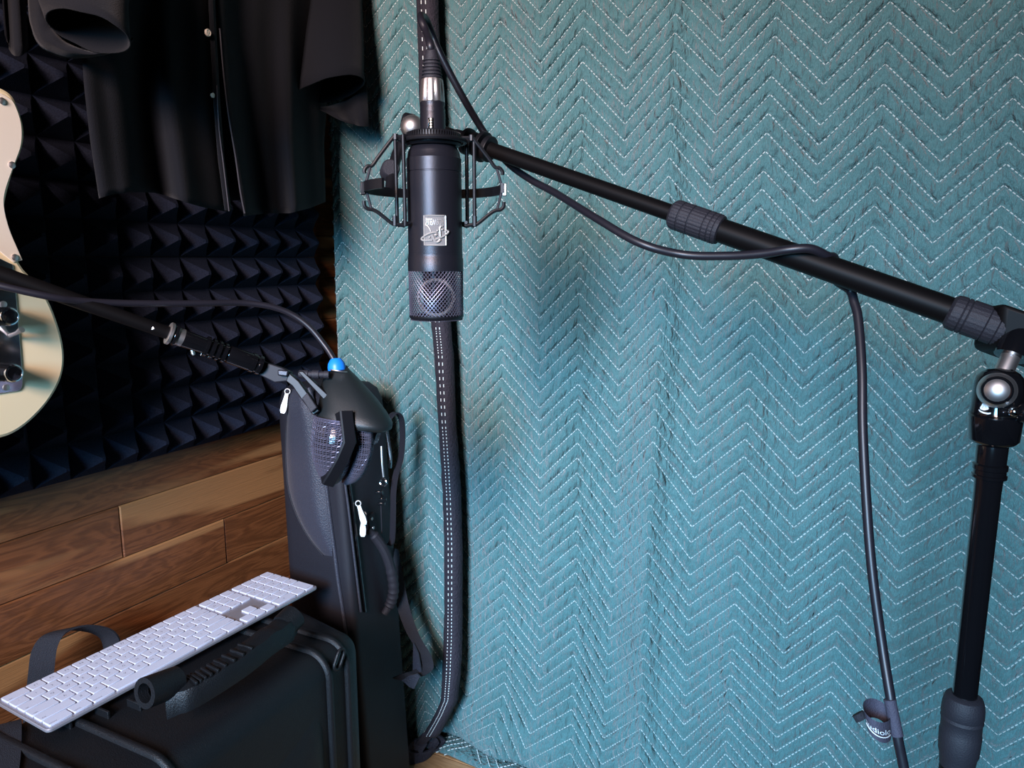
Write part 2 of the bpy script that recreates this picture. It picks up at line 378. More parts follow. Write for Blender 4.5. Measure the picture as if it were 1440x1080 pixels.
# ------------------------------------------------------------------ quilted moving blankets
def ylist(*runs):
    out = []
    for start, ys in runs:
        out += [(start + i, y) for i, y in enumerate(ys)]
    return out
class Col:
    """one fold line of the zigzag stitching: where it runs (x at a height) and where each stitched row crosses it"""
    def __init__(s, xs, rows): s.xs, s.rows = xs, rows
    def px(s, v):
        y = interp(s.rows, v); return interp(s.xs, y), y
B = [
 Col([(0, 649), (170, 648.5), (430, 656), (530, 658), (770, 662.5), (980, 656), (1031, 641), (1060, 628)],
     ylist((-4, [10, 34, 56, 79, 102, 124, 146, 168]), (17, [463, 484.5, 505, 524, 543, 562.5, 581, 601, 620, 638, 656, 675, 694.5, 712, 731, 749, 767.5, 785, 803, 822, 840, 857.5, 876, 894.5, 912, 928, 944.5, 960.5, 978, 997, 1014, 1031, 1045]))),
 Col([(0, 704), (190, 702.5), (300, 705), (490, 705.5), (760, 708), (960, 710), (978, 708), (1016, 695), (1050, 690)],
     ylist((-1, [6, 29.5, 53, 76, 99.5, 122.5, 146, 169, 191]), (12, [301, 323, 345.5, 367.5, 387, 409, 429.5, 450, 471, 491, 512, 531, 551, 571, 590.5, 610, 631, 649, 669, 687.5, 707.5, 726, 745, 762.5, 781, 800, 817, 835.5, 854, 872, 889.5, 907.5, 926, 944, 959.5, 977.5, 996, 1016, 1035, 1053]))),
 Col([(0, 760), (230, 759.5), (500, 758.5), (760, 759.5), (950, 759.5), (1012, 751), (1053, 739), (1090, 730)],
     ylist((-3, [19, 42.5, 67, 90.5, 112.5, 137, 160, 184.5, 207, 229]), (8, [275, 297.5, 319.5, 342, 363, 385, 407, 426, 448, 470.5, 491, 511.5, 532.5, 552.5, 574, 592.5, 612.5, 632.5, 652.5, 673, 691, 712, 731, 751, 769, 789, 807.5, 826, 845, 862.5, 882, 901, 920, 938, 956, 973, 992.5, 1012.5, 1032, 1053]))),
 Col([(0, 821), (230, 817), (500, 813.5), (765, 811), (1018, 804), (1080, 801)],
     ylist((0, [14, 39, 64, 87, 111, 135.5, 160.5, 183, 206, 229]), (11, [276, 301, 323, 345, 368, 390, 412, 434, 455, 477, 498.5, 519.5, 540, 561, 581, 602.5, 623, 644, 664.5, 685, 705, 725, 746, 765.5, 785, 805, 824.5, 844.5, 864, 883, 902, 921, 940, 960, 978, 997.5, 1018]))),
 Col([(0, 884), (247, 877), (500, 871), (755, 864), (1020, 850), (1080, 846)],
     ylist((-3, [0, 26, 52, 76, 101, 126, 151, 175, 199, 223, 247.5]), (11, [341, 365, 388, 410.5, 433, 456, 477.5, 499.5, 521, 543, 564.5, 587, 607.5, 629, 649, 671, 693, 714, 735.5, 756.5, 777, 799, 819.5, 840, 861, 880.5, 899, 921, 941, 961, 981, 1001, 1019.5]))),
 Col([(0, 951), (250, 940.5), (500, 925.5), (640, 917.5), (755, 912.5), (1005, 902), (1080, 898)],
     ylist((1, [19.5, 46, 71, 97.5, 122.5, 147, 172.5, 197.5, 222, 247.5, 271]), (15, [367.5, 391, 415, 438, 462, 484.5, 507.5, 531, 552.5, 575, 599, 621, 642.5, 667, 689, 710, 732.5, 755, 777, 799, 821, 844, 864, 885, 905, 925.5, 946, 967, 986, 1005.5]))),
 Col([(0, 1019), (265, 1000), (510, 985), (760, 972), (1019, 962), (1080, 960)],
     ylist((-2, [4, 32, 59, 85, 109, 135.5, 162.5, 188, 214, 240.5, 265, 290.5]), (13, [390.5, 414.5, 437, 463, 486, 510.5, 534.5, 558, 581, 604, 627, 650.5, 672.5, 696, 719, 741, 763, 786, 809, 830.5, 852, 872.5, 894, 915, 936, 958, 979, 997, 1019]))),
 Col([(0, 1094), (266, 1072), (496, 1056), (758, 1039), (1005, 1024), (1080, 1019)],
     ylist((2, [24, 50.5, 78, 107.5, 133, 159.5, 187, 213, 240.5, 266, 292.5, 319]), (15, [370, 395.5, 421, 446, 471, 496, 521, 546, 569, 594, 617.5, 642, 664.5, 689, 712, 734, 758, 781, 804, 827, 849, 871, 894, 912.5, 930.5, 949, 967.5, 986, 1004.5]))),
 Col([(0, 1168), (260, 1147), (500, 1131), (763, 1115), (1017, 1094), (1080, 1089)],
     ylist((-1, [4, 34, 62, 92, 119.5, 148, 176.5, 204.5, 232.5, 259, 284.5, 314, 342, 369, 395.5, 420.5, 446, 472.5, 497.5, 523, 547.5, 573, 599, 622.5, 646, 671, 695, 717, 742, 764, 789, 811, 833, 855.5, 877.5, 898, 919, 940.5, 959, 980, 998, 1017.5]))),
 Col([(0, 1252), (262, 1232), (500, 1214), (750, 1189), (1012, 1165), (1080, 1159)],
     ylist((2, [2.5, 31, 59, 90, 118, 147, 176.5, 205.5, 234, 262, 289.5, 318, 345, 372.5, 399, 425.5, 452, 479, 505, 530, 555, 579.5, 604.5, 629, 653, 678, 702.5, 725.5, 749, 773, 796, 819, 842.5, 865, 887, 909, 930.5, 951, 972.5, 992.5, 1012]))),
 Col([(0, 1345), (257, 1320), (500, 1295), (755, 1268), (942, 1252), (1080, 1240)],
     ylist((0, [18, 48, 79, 109.5, 139, 169.5, 199, 228, 257, 286, 313.5, 342.5, 371, 397.5, 424, 451, 477.5, 502.5, 530, 555, 581, 607.5, 632, 657.5, 684, 707.5, 732, 755.5, 779, 804, 827.5, 850.5, 874, 897, 920, 942.5]))),
 Col([(0, 1439), (260, 1412), (490, 1384), (750, 1355), (1014, 1325), (1080, 1318)],
     ylist((3, [14, 45, 75.5, 107, 138, 169, 200, 230.5, 260.5, 289, 318, 347, 376, 406, 434, 461, 487.5, 514]), (24, [621, 647.5, 673, 699, 725, 750, 775, 799.5, 824.5, 849, 874, 898, 922, 945, 968, 991, 1014]))),
 Col([(0, 1528), (814, 1432), (1011, 1406), (1080, 1398)],
     ylist((3, [89, 121, 152, 183, 214]), (29, [815, 841, 865.5, 889.5, 916, 942, 965, 988, 1011]))),
 Col([(0, 1640), (814, 1520), (1080, 1488)], ylist((3, [-14, 20]), (29, [737, 764]))),
]
# the sheet's left edge, tucked behind the other blanket's border
B.insert(0, Col([(0, 585), (460, 600), (770, 618), (950, 615), (1060, 590)], [(v, B[0].px(v)[1] - 62) for v in (-6, 5, 20, 30, 40, 50)]))
_sl = [(0, 588), (130, 592), (460, 609), (500, 613), (600, 619), (700, 625), (770, 627), (850, 627), (900, 626), (950, 624), (990, 621), (1005, 614), (1025, 603), (1045, 590)]
A = [
 Col([(180, 465), (500, 475)], [(-8, 194), (0, 358), (9, 529), (10, 548)]),
 Col([(176, 470), (260, 475), (340, 481), (437, 488), (513, 494)], ylist((-8, [176, 197, 217, 237.5, 258, 280, 299.5, 319.5, 340, 359, 379.5, 398, 417.5, 437, 456, 477, 497, 514, 532, 550]))),
 Col([(189, 522.5), (314, 529.5), (392, 537), (511, 541.5), (586, 546)], ylist((-10, [189, 210.5, 231, 252, 273, 294, 314, 334, 354, 374, 392.5, 412.5, 433, 453, 472, 492, 511, 530, 549, 567.5, 586, 604]))),
 Col([(13, 567.5), (144, 574), (457, 588.5), (612, 596.5), (761, 604), (904, 602.5), (985, 598)], ylist((-15, [13, 34.5, 56, 78.5, 100, 122, 144]), (6, [457, 477.5, 496, 515.5, 535, 554, 573, 592.5, 612, 630, 649, 667, 686, 706, 725, 743, 761, 780, 798, 816, 835, 853, 871, 888, 904, 921, 938, 953, 970, 985]))),
]
_pb = A[3]
A.append(Col([(y, x + 3) for y, x in _sl], [(v, _pb.px(v)[1] + (interp(_sl, _pb.px(v)[1] + 25) - _pb.px(v)[0]) * (1.15 + 0.4 * max(0, min(1, (_pb.px(v)[1] - 600) / 300)))) for v in range(-16, 40)]))

def sheetB(p):                                  # distance of the hanging sheet from the wall, in soft vertical folds
    x, z = p.x, p.z
    d = 0.010 * math.sin(x * 17.0 + 0.9) + 0.005 * math.sin(x * 41 + z * 1.5)
    q = x - 0.642 + 0.008 * math.sin(z * 5)      # the deep fold: rising slowly, then turning sharply under
    if q < 0: d += 0.019 * max(0.0, 1 + q / 0.060) ** 1.3
    else: d += 0.019 * max(0.0, 1 - q / 0.026)
    q = x - 0.88 + 0.01 * math.sin(z * 4 + 1)
    d += 0.008 * (max(0.0, 1 + q / 0.07) if q < 0 else max(0.0, 1 - q / 0.03))
    d += 0.006 * math.sin(z * 9 + x * 4) * max(0, 0.9 - z)
    d += 0.020 * math.exp(-((z - 0.06) / 0.06) ** 2)
    return 1.115 - d
def sheetA(p):
    x, z = p.x, p.z
    t = max(0.0, min(1.0, (x - 0.05) / 0.20))
    return 1.086 - 0.014 * t * t - 0.006 * math.sin(x * 40 + 1) - 0.012 * math.exp(-((z - 0.05) / 0.08) ** 2)
def hang(px, py, fn, y0):
    p = ony(px, py, y0)
    for _ in range(5): p = ony(px, py, fn(p))
    return p
def quilt(name, cols, fn, y0, v0, v1, sub, per, zmin, seed):
    """a grid whose rows follow the stitch lines: pulled in at each line, puffed between"""
    nv = int((v1 - v0) * per); rows = []; nrm = V((0, -1, 0))
    mesh = G()
    for i in range(nv + 1):
        v = v0 + (v1 - v0) * i / nv
        h = abs(math.sin(PI * v)) ** 0.6
        cp = [c.px(v) for c in cols]; row = []
        for s in range(len(cp) - 1):
            for q in range(sub + (1 if s == len(cp) - 2 else 0)):
                t = q / sub
                p = hang(lerp(cp[s][0], cp[s + 1][0], t), lerp(cp[s][1], cp[s + 1][1], t), fn, y0)
                a = 0.3 - 1.1 * abs(noise.noise(V((p.x * 52 + p.z * 6, p.z * 15, seed)))) + noise.noise(V((p.x * 80, p.z * 40, seed + 4))) * 0.35 + noise.noise(V((p.x * 26, p.z * 17, seed + 9))) * 0.9
                d = 0.0055 * h + a * 0.0036 * (0.25 + 0.75 * h)
                p = p + (CAM - p).normalized() * d
                if p.z < zmin: p = V((p.x, p.y, zmin + 0.0006 * h))
                row.append(p)
        rows.append(row)
    mesh.grid(rows)
    return mesh
def stitches(cols, fn, y0, v0, v1, zmin, pitch=0.0060, on=0.88, hw=0.00072):
    g = G()
    for v in range(math.ceil(v0), math.floor(v1) + 1):
        cp = [c.px(v) for c in cols]
        for s in range(len(cp) - 1):
            (xa, ya), (xb, yb) = cp[s], cp[s + 1]
            L = (hang(xa, ya, fn, y0) - hang(xb, yb, fn, y0)).length
            n = max(1, round(L / pitch))
            for q in range(n):
                t0, t1 = (q + 0.12) / n, (q + 0.12 + on) / n
                p0 = hang(lerp(xa, xb, t0), lerp(ya, yb, t0), fn, y0); p1 = hang(lerp(xa, xb, t1), lerp(ya, yb, t1), fn, y0)
                if p0.z < zmin or p1.z < zmin: continue
                n_ = (CAM - p0).normalized(); t_ = (p1 - p0).normalized(); w_ = t_.cross(n_) * hw * random.uniform(0.8, 1.2)
                o0 = n_ * 0.0017; o1 = n_ * 0.0030; bk = n_ * -0.001; m0, m1 = lerp(p0, p1, 0.25), lerp(p0, p1, 0.75)
                g.add([p0 - w_ + bk, p0 + w_ + bk, m0 - w_ + o0, m0 + w_ + o0, m1 - w_ + o0, m1 + w_ + o0, p1 - w_ + bk, p1 + w_ + bk, m0 + o1, m1 + o1],
                      [(0, 1, 8), (0, 8, 2), (1, 3, 8), (2, 8, 9, 4), (3, 5, 9, 8), (6, 4, 9), (6, 9, 7), (7, 9, 5)])
    return g
# right blanket
b_root = thing('moving_blanket', (0.75, 1.11, 0.0), 'wide teal quilted blanket with zigzag stitching, hanging behind the boom and reaching the floor', 'blanket', 'quilted moving blankets on the back wall')
quilt('quilt', B, sheetB, 1.115, -9, 56, 14, 6, 0.02, 1.3).build('quilted_sheet', M['blanket'], b_root, angle=180, solid=0.007)
stitches(B, sheetB, 1.115, -8, 55, 0.026).build('stitching', M['thread'], b_root, smooth=False, kind='stuff', label='pale zigzag stitching')
# the hem folded forward on the floor
hem = G(); rows = []
def hemz(x, y): return 0.009 + 0.004 * noise.noise(V((x * 30, y * 30, 2))) + (0.003 if y > 1.07 else -0.003)
for i in range(9):
    y = lerp(1.066, 1.15, i / 8) ; rows.append([V((x, y + (0.008 * math.sin(x * 9) if i < 4 else 0), hemz(x, y))) for x in [0.242 + 0.0155 * j for j in range(70)]])
hem.grid(rows).build('folded_hem', M['blanket'], b_root, angle=180, solid=0.006)
hs = G()
for r_ in range(-1, 5):                          # its zigzag rows
    x = 0.236
    while x < 1.2:
        ph = (x - 0.236) / 0.145 % 1.0
        tri = abs(ph - 0.5) * 2
        def hp(xx):
            p_ = (xx - 0.236) / 0.145 % 1.0
            yy = 1.050 + 0.022 * r_ + 0.085 * (1 - abs(p_ - 0.5) * 2)
            return V((xx, yy, hemz(xx, yy) + 0.0012))
        p0, p1 = hp(x), hp(x + 0.0032)
        if 1.064 < p0.y < 1.125: hs.box((p0 + p1) / 2, (p1 - p0) / 2, V((0, 0, 1)).cross(p1 - p0).normalized() * 0.0007, (0, 0, 0.0006))
        x += 0.0046
hs.build('stitching', M['thread'], b_root, smooth=False, kind='stuff', label='pale zigzag stitching')
# left blanket with its dark bound edge
a_root = thing('moving_blanket', (0.15, 1.075, 0.0), 'narrow teal quilted blanket with a black bound edge, hanging at the corner', 'blanket', 'quilted moving blankets on the back wall')
quilt('quilt', A, sheetA, 1.075, -22, 42, 14, 6, 0.012, 5.1).build('quilted_sheet', M['blanket'], a_root, angle=180, solid=0.006)
stitches(A, sheetA, 1.075, -21, 41, 0.02).build('stitching', M['thread'], a_root, smooth=False, kind='stuff', label='pale zigzag stitching')
# binding: a flat doubled tape down the free edge, curling on the floor
bl = [(-120, 584, 604), (0, 588, 608), (130, 592, 612), (300, 601, 619), (460, 609.5, 626), (500, 613, 630), (600, 619, 634), (650, 622, 638), (700, 625, 641), (770, 627, 643), (850, 627, 643), (900, 626, 643), (950, 624, 641), (985, 622, 637), (1005, 614, 628), (1022, 604.5, 619), (1036, 596, 611)]
fine = []
for i in range(len(bl) - 1):
    for q in range(5):
        t = q / 5; fine.append([lerp(bl[i][c], bl[i + 1][c], t) for c in range(3)])
fine.append(bl[-1])
rows = []; edge = []
for py, xl, xr in fine:
    k_ = noise.noise(V((py * 0.11, 3.1, 0))) * 0.0015
    front = 1.066 if py < 900 else lerp(1.066, 1.035, min(1, (py - 900) / 130))
    row = []
    for q in range(7):
        t = q / 6
        p = ony(lerp(xl, xr, t) + (noise.noise(V((py * 0.06, 7, q * 0.2))) * 1.2), py, front - 0.006 * math.sin(PI * t) + k_)
        row.append(p)
    row.append(row[-1] + V((0.002, 0.010, 0))); row.append(row[-1] + V((-0.006, 0.008, 0)))
    row.insert(0, row[0] + V((0.001, 0.014, 0)))
    rows.append(row)
bind = G().grid(rows)
bind.build('edge_binding', M['binding'], a_root, angle=60, solid=0.003)
st = G()
for off in (0.22, 0.52):
    pts = []
    for py, xl, xr in fine:
        front = 1.066 if py < 900 else lerp(1.066, 1.035, min(1, (py - 900) / 130))
        pts.append(ony(lerp(xl, xr, off), py, front - 0.006 * math.sin(PI * off) - 0.0042))
    pl = catmull(pts, 4)
    for i in range(0, len(pl) - 2, 2):
        st.box((pl[i] + pl[i + 1]) / 2, (pl[i + 1] - pl[i]) * 0.42, (0.0006, 0, 0), (0, 0.0006, 0))
st.build('binding_stitching', M['thread'], a_root, smooth=False, kind='stuff', label='two dashed lines of pale stitching')
# the bunched end of the binding on the floor
cl = G()
def fp(px, py, z): return onz(px, py, z)
cl.ribbon(catmull([ony(604, 1030, 1.03), fp(590, 1046, 0.035), fp(577, 1058, 0.016), fp(569, 1062, 0.012)], 5), (0.013, 0.004, 0.006), 0.005)
cl.ribbon(catmull([fp(602, 1040, 0.03), fp(612, 1050, 0.016), fp(600, 1062, 0.010), fp(580, 1066, 0.012), fp(568, 1060, 0.024), fp(574, 1050, 0.034), fp(590, 1046, 0.034), fp(596, 1054, 0.024)], 6), (0.004, 0.006, 0.009), 0.005)
cl.ribbon(catmull([fp(606, 1034, 0.034), fp(618, 1044, 0.014), fp(606, 1057, 0.008), fp(590, 1062, 0.008)], 5), (0.010, 0.006, 0.003), 0.004)
cl.build('bunched_binding_end', M['binding'], a_root, angle=60)

# ------------------------------------------------------------------ guitar hanging on the left wall
GX = 0.130
gpx = [(0, 122), (14, 130), (24, 144), (35, 179), (33, 208), (20, 242), (8, 291), (12, 321), (29, 370), (54, 399), (73, 429), (88, 473), (92, 507), (86, 536), (69, 566), (44, 593), (20, 610), (0, 617)]
right = [(onx(a, b, GX).y, onx(a, b, GX).z) for a, b in gpx]
left = [(0.36, 0.735), (0.30, 0.728), (0.24, 0.733), (0.195, 0.760), (0.172, 0.81), (0.180, 0.87), (0.205, 0.93), (0.214, 0.98), (0.200, 1.04), (0.200, 1.10), (0.235, 1.130), (0.285, 1.120), (0.318, 1.085), (0.322, 1.06)]
neck_in = [(0.376, 1.06), (0.385, 1.055), (0.405, 1.066), (0.425, 1.090), (0.448, 1.107)]
out = cat2(right, 4) + cat2(left, 4) + cat2(neck_in, 3)
gt = thing('electric_guitar', (0.10, 0.34, 0.72), 'cream electric guitar with pale pickguard and chrome control plate, hung against the foam', 'guitar')
def loop(o, x, inset=0.0):
    n = len(o); r = []
    for i in range(n):
        a, b = V(o[i - 1]), V(o[(i + 1) % n]); t = (b - a).normalized()
        r.append(V((x, o[i][0] + t.y * inset, o[i][1] - t.x * inset)))
    return r
sgn = 1
_t = loop(out, 0, 0.004)
if sum((p.y - 0.34) ** 2 + (p.z - 0.9) ** 2 for p in _t) > sum((a - 0.34) ** 2 + (b - 0.9) ** 2 for a, b in out): sgn = -1
bd = G().rings([loop(out, GX - 0.044, sgn * 0.004), loop(out, GX - 0.0425, sgn * 0.0012), loop(out, GX - 0.040), loop(out, GX - 0.004), loop(out, GX - 0.0012, sgn * 0.0012), loop(out, GX, sgn * 0.0038)])
bd.build('body', M['cream'], gt, angle=14)
pg_px = [(0, 131), (12, 138), (20, 147), (29, 174), (29, 203), (20, 230), (7, 267), (5, 291), (12, 321), (24, 350), (31, 366)]
pgo = [(onx(a, b, GX).y, onx(a, b, GX).z) for a, b in pg_px]
pgo = cat2(pgo, 4) + [(onx(18, 369, GX).y, onx(18, 369, GX).z)] + cat2([(onx(8, 361, GX).y, onx(8, 361, GX).z), (0.44, 0.945), (0.40, 0.95), (0.30, 0.95), (0.24, 0.98), (0.235, 1.02), (0.25, 1.075), (0.29, 1.075), (0.318, 1.05), (0.33, 1.02), (0.37, 1.02), (0.39, 1.04), (0.42, 1.07), (0.445, 1.09)], 3)
pk = G().rings([[V((GX - 0.0002, a, b)) for a, b in pgo], [V((GX + 0.0016, a, b)) for a, b in pgo]]).build('pickguard', M['guard'], gt, bev=0.0007)
for a, b in [(3, 142), (17, 232), (21, 362)]:
    c = onx(a, b, GX + 0.0022)
    G().lathe([(-0.001, 0.0036), (0.0004, 0.0036), (0.0013, 0.0022), (0.0015, 0.0)], c, (1, 0, 0), 12).build('screw', M['steel'], pk)
# control plate with knobs
cpx = [(17, 372), (22, 420), (26, 470), (30, 520), (30.5, 540), (26, 549), (12, 551.5)]
cpo = [(onx(a, b, GX).y, onx(a, b, GX).z) for a, b in cpx]
cpo = cat2(cpo, 3) + [(0.418, cpo[-1][1]), (0.412, cpo[-1][1] + 0.01), (0.420, 0.93), (0.43, 0.935), (0.445, 0.934)]
pl = G().rings([[V((GX - 0.0002, a, b)) for a, b in cpo], [V((GX + 0.0015, a, b)) for a, b in cpo]]).build('control_plate', M['chrome'], gt, bev=0.0004)
for a, b in [(15.5, 445), (21.5, 525)]:
    t_ = onx(a, b, GX + 0.022); c = V((GX + 0.0015, t_.y, t_.z)); g = G(); rr = []
    e1, e2 = perp((1, 0, 0)); n = 48
    for tx, rad, kn in [(0, 0.0096, 0), (0.002, 0.0098, 1), (0.017, 0.0098, 1), (0.019, 0.0090, 0), (0.0195, 0.0076, 0), (0.0186, 0.0070, 0)]:
        rr.append([c + V((tx, 0, 0)) + (e1 * math.cos(2 * PI * k / n) + e2 * math.sin(2 * PI * k / n)) * (rad - (0.0005 if kn and k % 2 else 0)) for k in range(n)])
    kb_ = g.rings(rr).build('control_knob', M['chrome'], pl, angle=50)
    G().lathe([(0, 0.0069), (0.0006, 0.0066), (0.0008, 0)], c + V((0.0184, 0, 0)), (1, 0, 0), 24).build('knob_cap', M['gloss'], pl)
c = onx(9, 545, GX + 0.002); G().lathe([(-0.001, 0.0036), (0.0006, 0.0034), (0.0014, 0)], c, (1, 0, 0), 12).build('screw', M['steel'], pl)
c = onx(5, 428, GX + 0.002); G().lathe([(-0.001, 0.0036), (0.0006, 0.0034), (0.0014, 0)], c, (1, 0, 0), 12).build('screw', M['steel'], pl)
c = onx(14, 472, GX + 0.002); G().tube([c, c + V((0.009, 0.002, 0.003)), c + V((0.017, 0.003, 0.007))], [0.0022, 0.002, 0.0034], 8).build('switch_lever', M['steel'], pl)
# neck up to the wall hook, above the picture
nk = G(); rr = []
for z, hw in [(1.005, 0.028), (1.06, 0.028), (1.50, 0.0215), (1.515, 0.021)]:
    rr.append([V((GX - 0.002, 0.349 - hw, z)), V((GX + 0.005, 0.349 - hw * 0.9, z)), V((GX + 0.0065, 0.349, z)), V((GX + 0.005, 0.349 + hw * 0.9, z)), V((GX - 0.002, 0.349 + hw, z)), V((GX - 0.013, 0.349 + hw * 0.6, z)), V((GX - 0.016, 0.349, z)), V((GX - 0.013, 0.349 - hw * 0.6, z))])
nk.rings(rr).build('neck', M['maple'], gt, angle=60)
hd = [(0.328, 1.512), (0.370, 1.512), (0.378, 1.54), (0.374, 1.66), (0.360, 1.69), (0.336, 1.68), (0.318, 1.62), (0.314, 1.55)]
G().prism([V((GX - 0.014, a, b)) for a, b in hd], (0.013, 0, 0)).build('headstock', M['maple'], gt, bev=0.002)
hk = G().box((0.006, 0.349, 1.56), (0.0055, 0, 0), (0, 0.03, 0), (0, 0, 0.05))
for s in (-1, 1): hk.tube([(0.008, 0.349, 1.535), (0.07, 0.349 + s * 0.012, 1.507), (0.100, 0.349 + s * 0.031, 1.497), (0.140, 0.349 + s * 0.031, 1.500), (0.144, 0.349 + s * 0.031, 1.508)], 0.0045, 8)
hk.build('wall_hook', M['rubber'], gt, bev=0.001)

# ------------------------------------------------------------------ black shirt hanging in front of the foam
sh = thing('black_shirt', (0.13, 0.75, 1.06), 'black short-sleeved button shirt with turned-up cuffs, hanging in front of the foam wall', 'shirt')
S0, S1 = V((0.150, 0.547, 0)), V((0.105, 0.985, 0))
SD = (S1 - S0).normalized(); SN = V((SD.y, -SD.x, 0)).normalized()
if SN.x < 0: SN = -SN
def shp(px, py, d=0.0):
    return onplane(px, py, S0 + SN * d, SN)
def panel(lt, rt, hem, nu=36, nv=46, fold=None, d0=0.0, top=-140):
    """a hanging front: left and right edges given as (row, column) in the photo, hem as (u, row)"""
    rows = []
    for i in range(nv + 1):
        row = []
        for j in range(nu + 1):
            u = j / nu; hy = interp(hem, u); py = lerp(top, hy, i / nv)
            px = lerp(interp(lt, py), interp(rt, py), u)
            k = max(0.0, (py - top) / (300 - top))
            d = d0 + fold(u, k) + noise.noise(V((u * 5, k * 2.2, 3))) * 0.006
            row.append(shp(px, py, d))
        rows.append(row)
    return G().grid(rows)
def fold_l(u, k): return k * (0.022 * math.sin(u * 9.5 + 0.6) + 0.010 * math.sin(u * 19 + 2)) - 0.02 * (1 - min(1, u * 5)) * k
def fold_r(u, k): return k * (0.016 * math.sin(u * 9 + 2.2) + 0.008 * math.sin(u * 21 + 1)) - 0.012 * max(0, u * 4 - 3)
hemL = [(0, 279), (0.10, 274), (0.25, 270), (0.45, 271), (0.60, 280), (0.80, 291), (1.0, 298)]
lt = [(-140, 122), (60, 114), (120, 118), (200, 127), (279, 139)]
rt = [(-140, 296), (0, 297), (60, 300), (140, 303), (220, 313), (298, 321)]
panel(lt, rt, hemL, fold=fold_l).build('shirt_front', M['shirt'], sh, angle=180, solid=0.0012)
hemR = [(0, 304), (0.05, 303), (0.3, 300), (0.55, 300), (0.8, 293), (1.0, 284)]
lt2 = [(-140, 305), (0, 306), (60, 310), (140, 318), (220, 331), (304, 344)]
rt2 = [(-140, 472), (0, 468), (120, 462), (200, 456), (284, 458)]
panel(lt2, rt2, hemR, fold=fold_r, d0=0.012).build('shirt_front', M['shirt'], sh, angle=180, solid=0.0012)
# back of the shirt, seen between the fronts
panel([(-140, 130), (300, 150)], [(-140, 466), (300, 452)], [(0, 262), (0.3, 272), (0.55, 283), (1, 272)], fold=lambda u, k: -0.022 + 0.01 * k * math.sin(u * 20), nu=30, nv=20).build('shirt_back', M['shirt'], sh, angle=180, solid=0.0012)
# placket strips and their seam lines
def strip(tab, w, d, name, m_):
    rows = []
    for i in range(31):
        py = lerp(-140, tab[-1][0], i / 30); x = interp(tab, py); k = max(0, (py + 140) / 440)
        rows.append([shp(x - w / 2, py, d + fold_r(0, k)), shp(x, py, d + 0.002 + fold_r(0, k)), shp(x + w / 2, py, d + fold_r(0, k))])
    return G().grid(rows).build(name, m_, sh, angle=180, solid=0.0015)
strip([(-140, 298), (0, 298), (60, 301), (140, 305), (220, 311), (296, 321)], 9, 0.018, 'button_placket', M['shirt'])
e = [shp(x, y, 0.018 + fold_r(0, (y + 140) / 440)) for y, x in [(40, 309), (100, 314), (160, 321), (220, 331), (270, 338), (300, 344)]]
G().tube(catmull(e, 6), 0.0009, 5).build('seam_edge', M['shirt_edge'], sh)
e = [shp(x, y, 0.021 + fold_r(0, (y + 140) / 440)) for y, x in [(120, 305), (180, 308), (230, 314), (297, 322)]]
G().tube(catmull(e, 6), 0.0007, 5).build('seam_edge', M['shirt_edge'], sh)
for a, b in [(292, 46), (299, 134)]:
    p = shp(a, b, 0.024 + (0.006 if b < 200 else 0.0))
    G().lathe([(-0.001, 0.0044), (0.001, 0.0046), (0.002, 0.0038), (0.0014, 0.0026), (0.0022, 0.0)] if b < 100 else [(-0.001, 0.0028), (0.001, 0.0030), (0.0018, 0.0)], p, SN, 18).build('button', M['guard'], sh)
# sleeves: a tube down to the cuff, then the turned-up cuff; the near lip high, the far lip low, so that the inside shows
def sleeve(rings, n=40, name='sleeve'):
    """rings: (cx, cy, semi-major px, semi-minor px, tilt deg, depth, depth spread)"""
    rr = []
    for cx, cy, a, b, tl, d, sp in rings:
        r = []
        for k in range(n):
            t = 2 * PI * k / n; wob = 1 + 0.06 * math.sin(3 * t + cx) + 0.03 * math.sin(7 * t + cy)
            x, y = a * math.cos(t), b * math.sin(t) * wob
            ct, s_ = math.cos(math.radians(tl)), math.sin(math.radians(tl))
            r.append(at(cx + x * ct - y * s_, cy + x * s_ + y * ct, d + sp * math.sin(t)))
        rr.append(r)
    return G().rings(rr, caps=False).build(name, M['shirt'], sh, angle=180, solid=0.0016)
sleeve([(140, -150, 62, 10, 10, 0.84, 0.02), (120, -60, 68, 16, 14, 0.78, 0.025), (112, -10, 72, 20, 18, 0.75, 0.035), (120, 28, 66, 24, 20, 0.735, 0.04), (124, 43, 64, 25, 20, 0.73, 0.04)])
inn = cat2([(64, -60), (63, 6), (67, 30), (80, 48), (105, 65), (135, 73), (165, 68), (187, 54)], 5)
ou = cat2([(36, -60), (39, 4), (44, 42), (60, 69), (92, 82), (132, 80), (166, 72), (189, 56)], 5)
g = []                                          # the turned-up cuff, a deep band round the lower side of the opening
for i in range(len(inn)):
    row = []
    for j in range(8):
        u = j / 7; w_ = noise.noise(V((i * 0.25, u * 2, 5))) * 0.006
        row.append(at(lerp(inn[i][0], ou[i][0], u), lerp(inn[i][1], ou[i][1], u), 0.772 - 0.012 * math.sin(PI * u) + 0.016 * u + w_))
    g.append(row)
G().grid(g).build('cuff_fold', M['shirt'], sh, angle=180, solid=0.0016)
g = []
for i in range(16):                             # the sleeve's loose cloth left of the cuff
    y = lerp(-140, 80, i / 15); row = []
    for j in range(9):
        x = lerp(4, 36, j / 8) + (y - 40) * 0.06
        row.append(at(x, y - 22 * (j / 8 - 0.6) ** 2 * 4 * (i / 15), 0.785 + 0.012 * math.sin(j * 0.9)))
    g.append(row)
G().grid(g).build('sleeve_underside', M['shirt'], sh, angle=180, solid=0.0016)
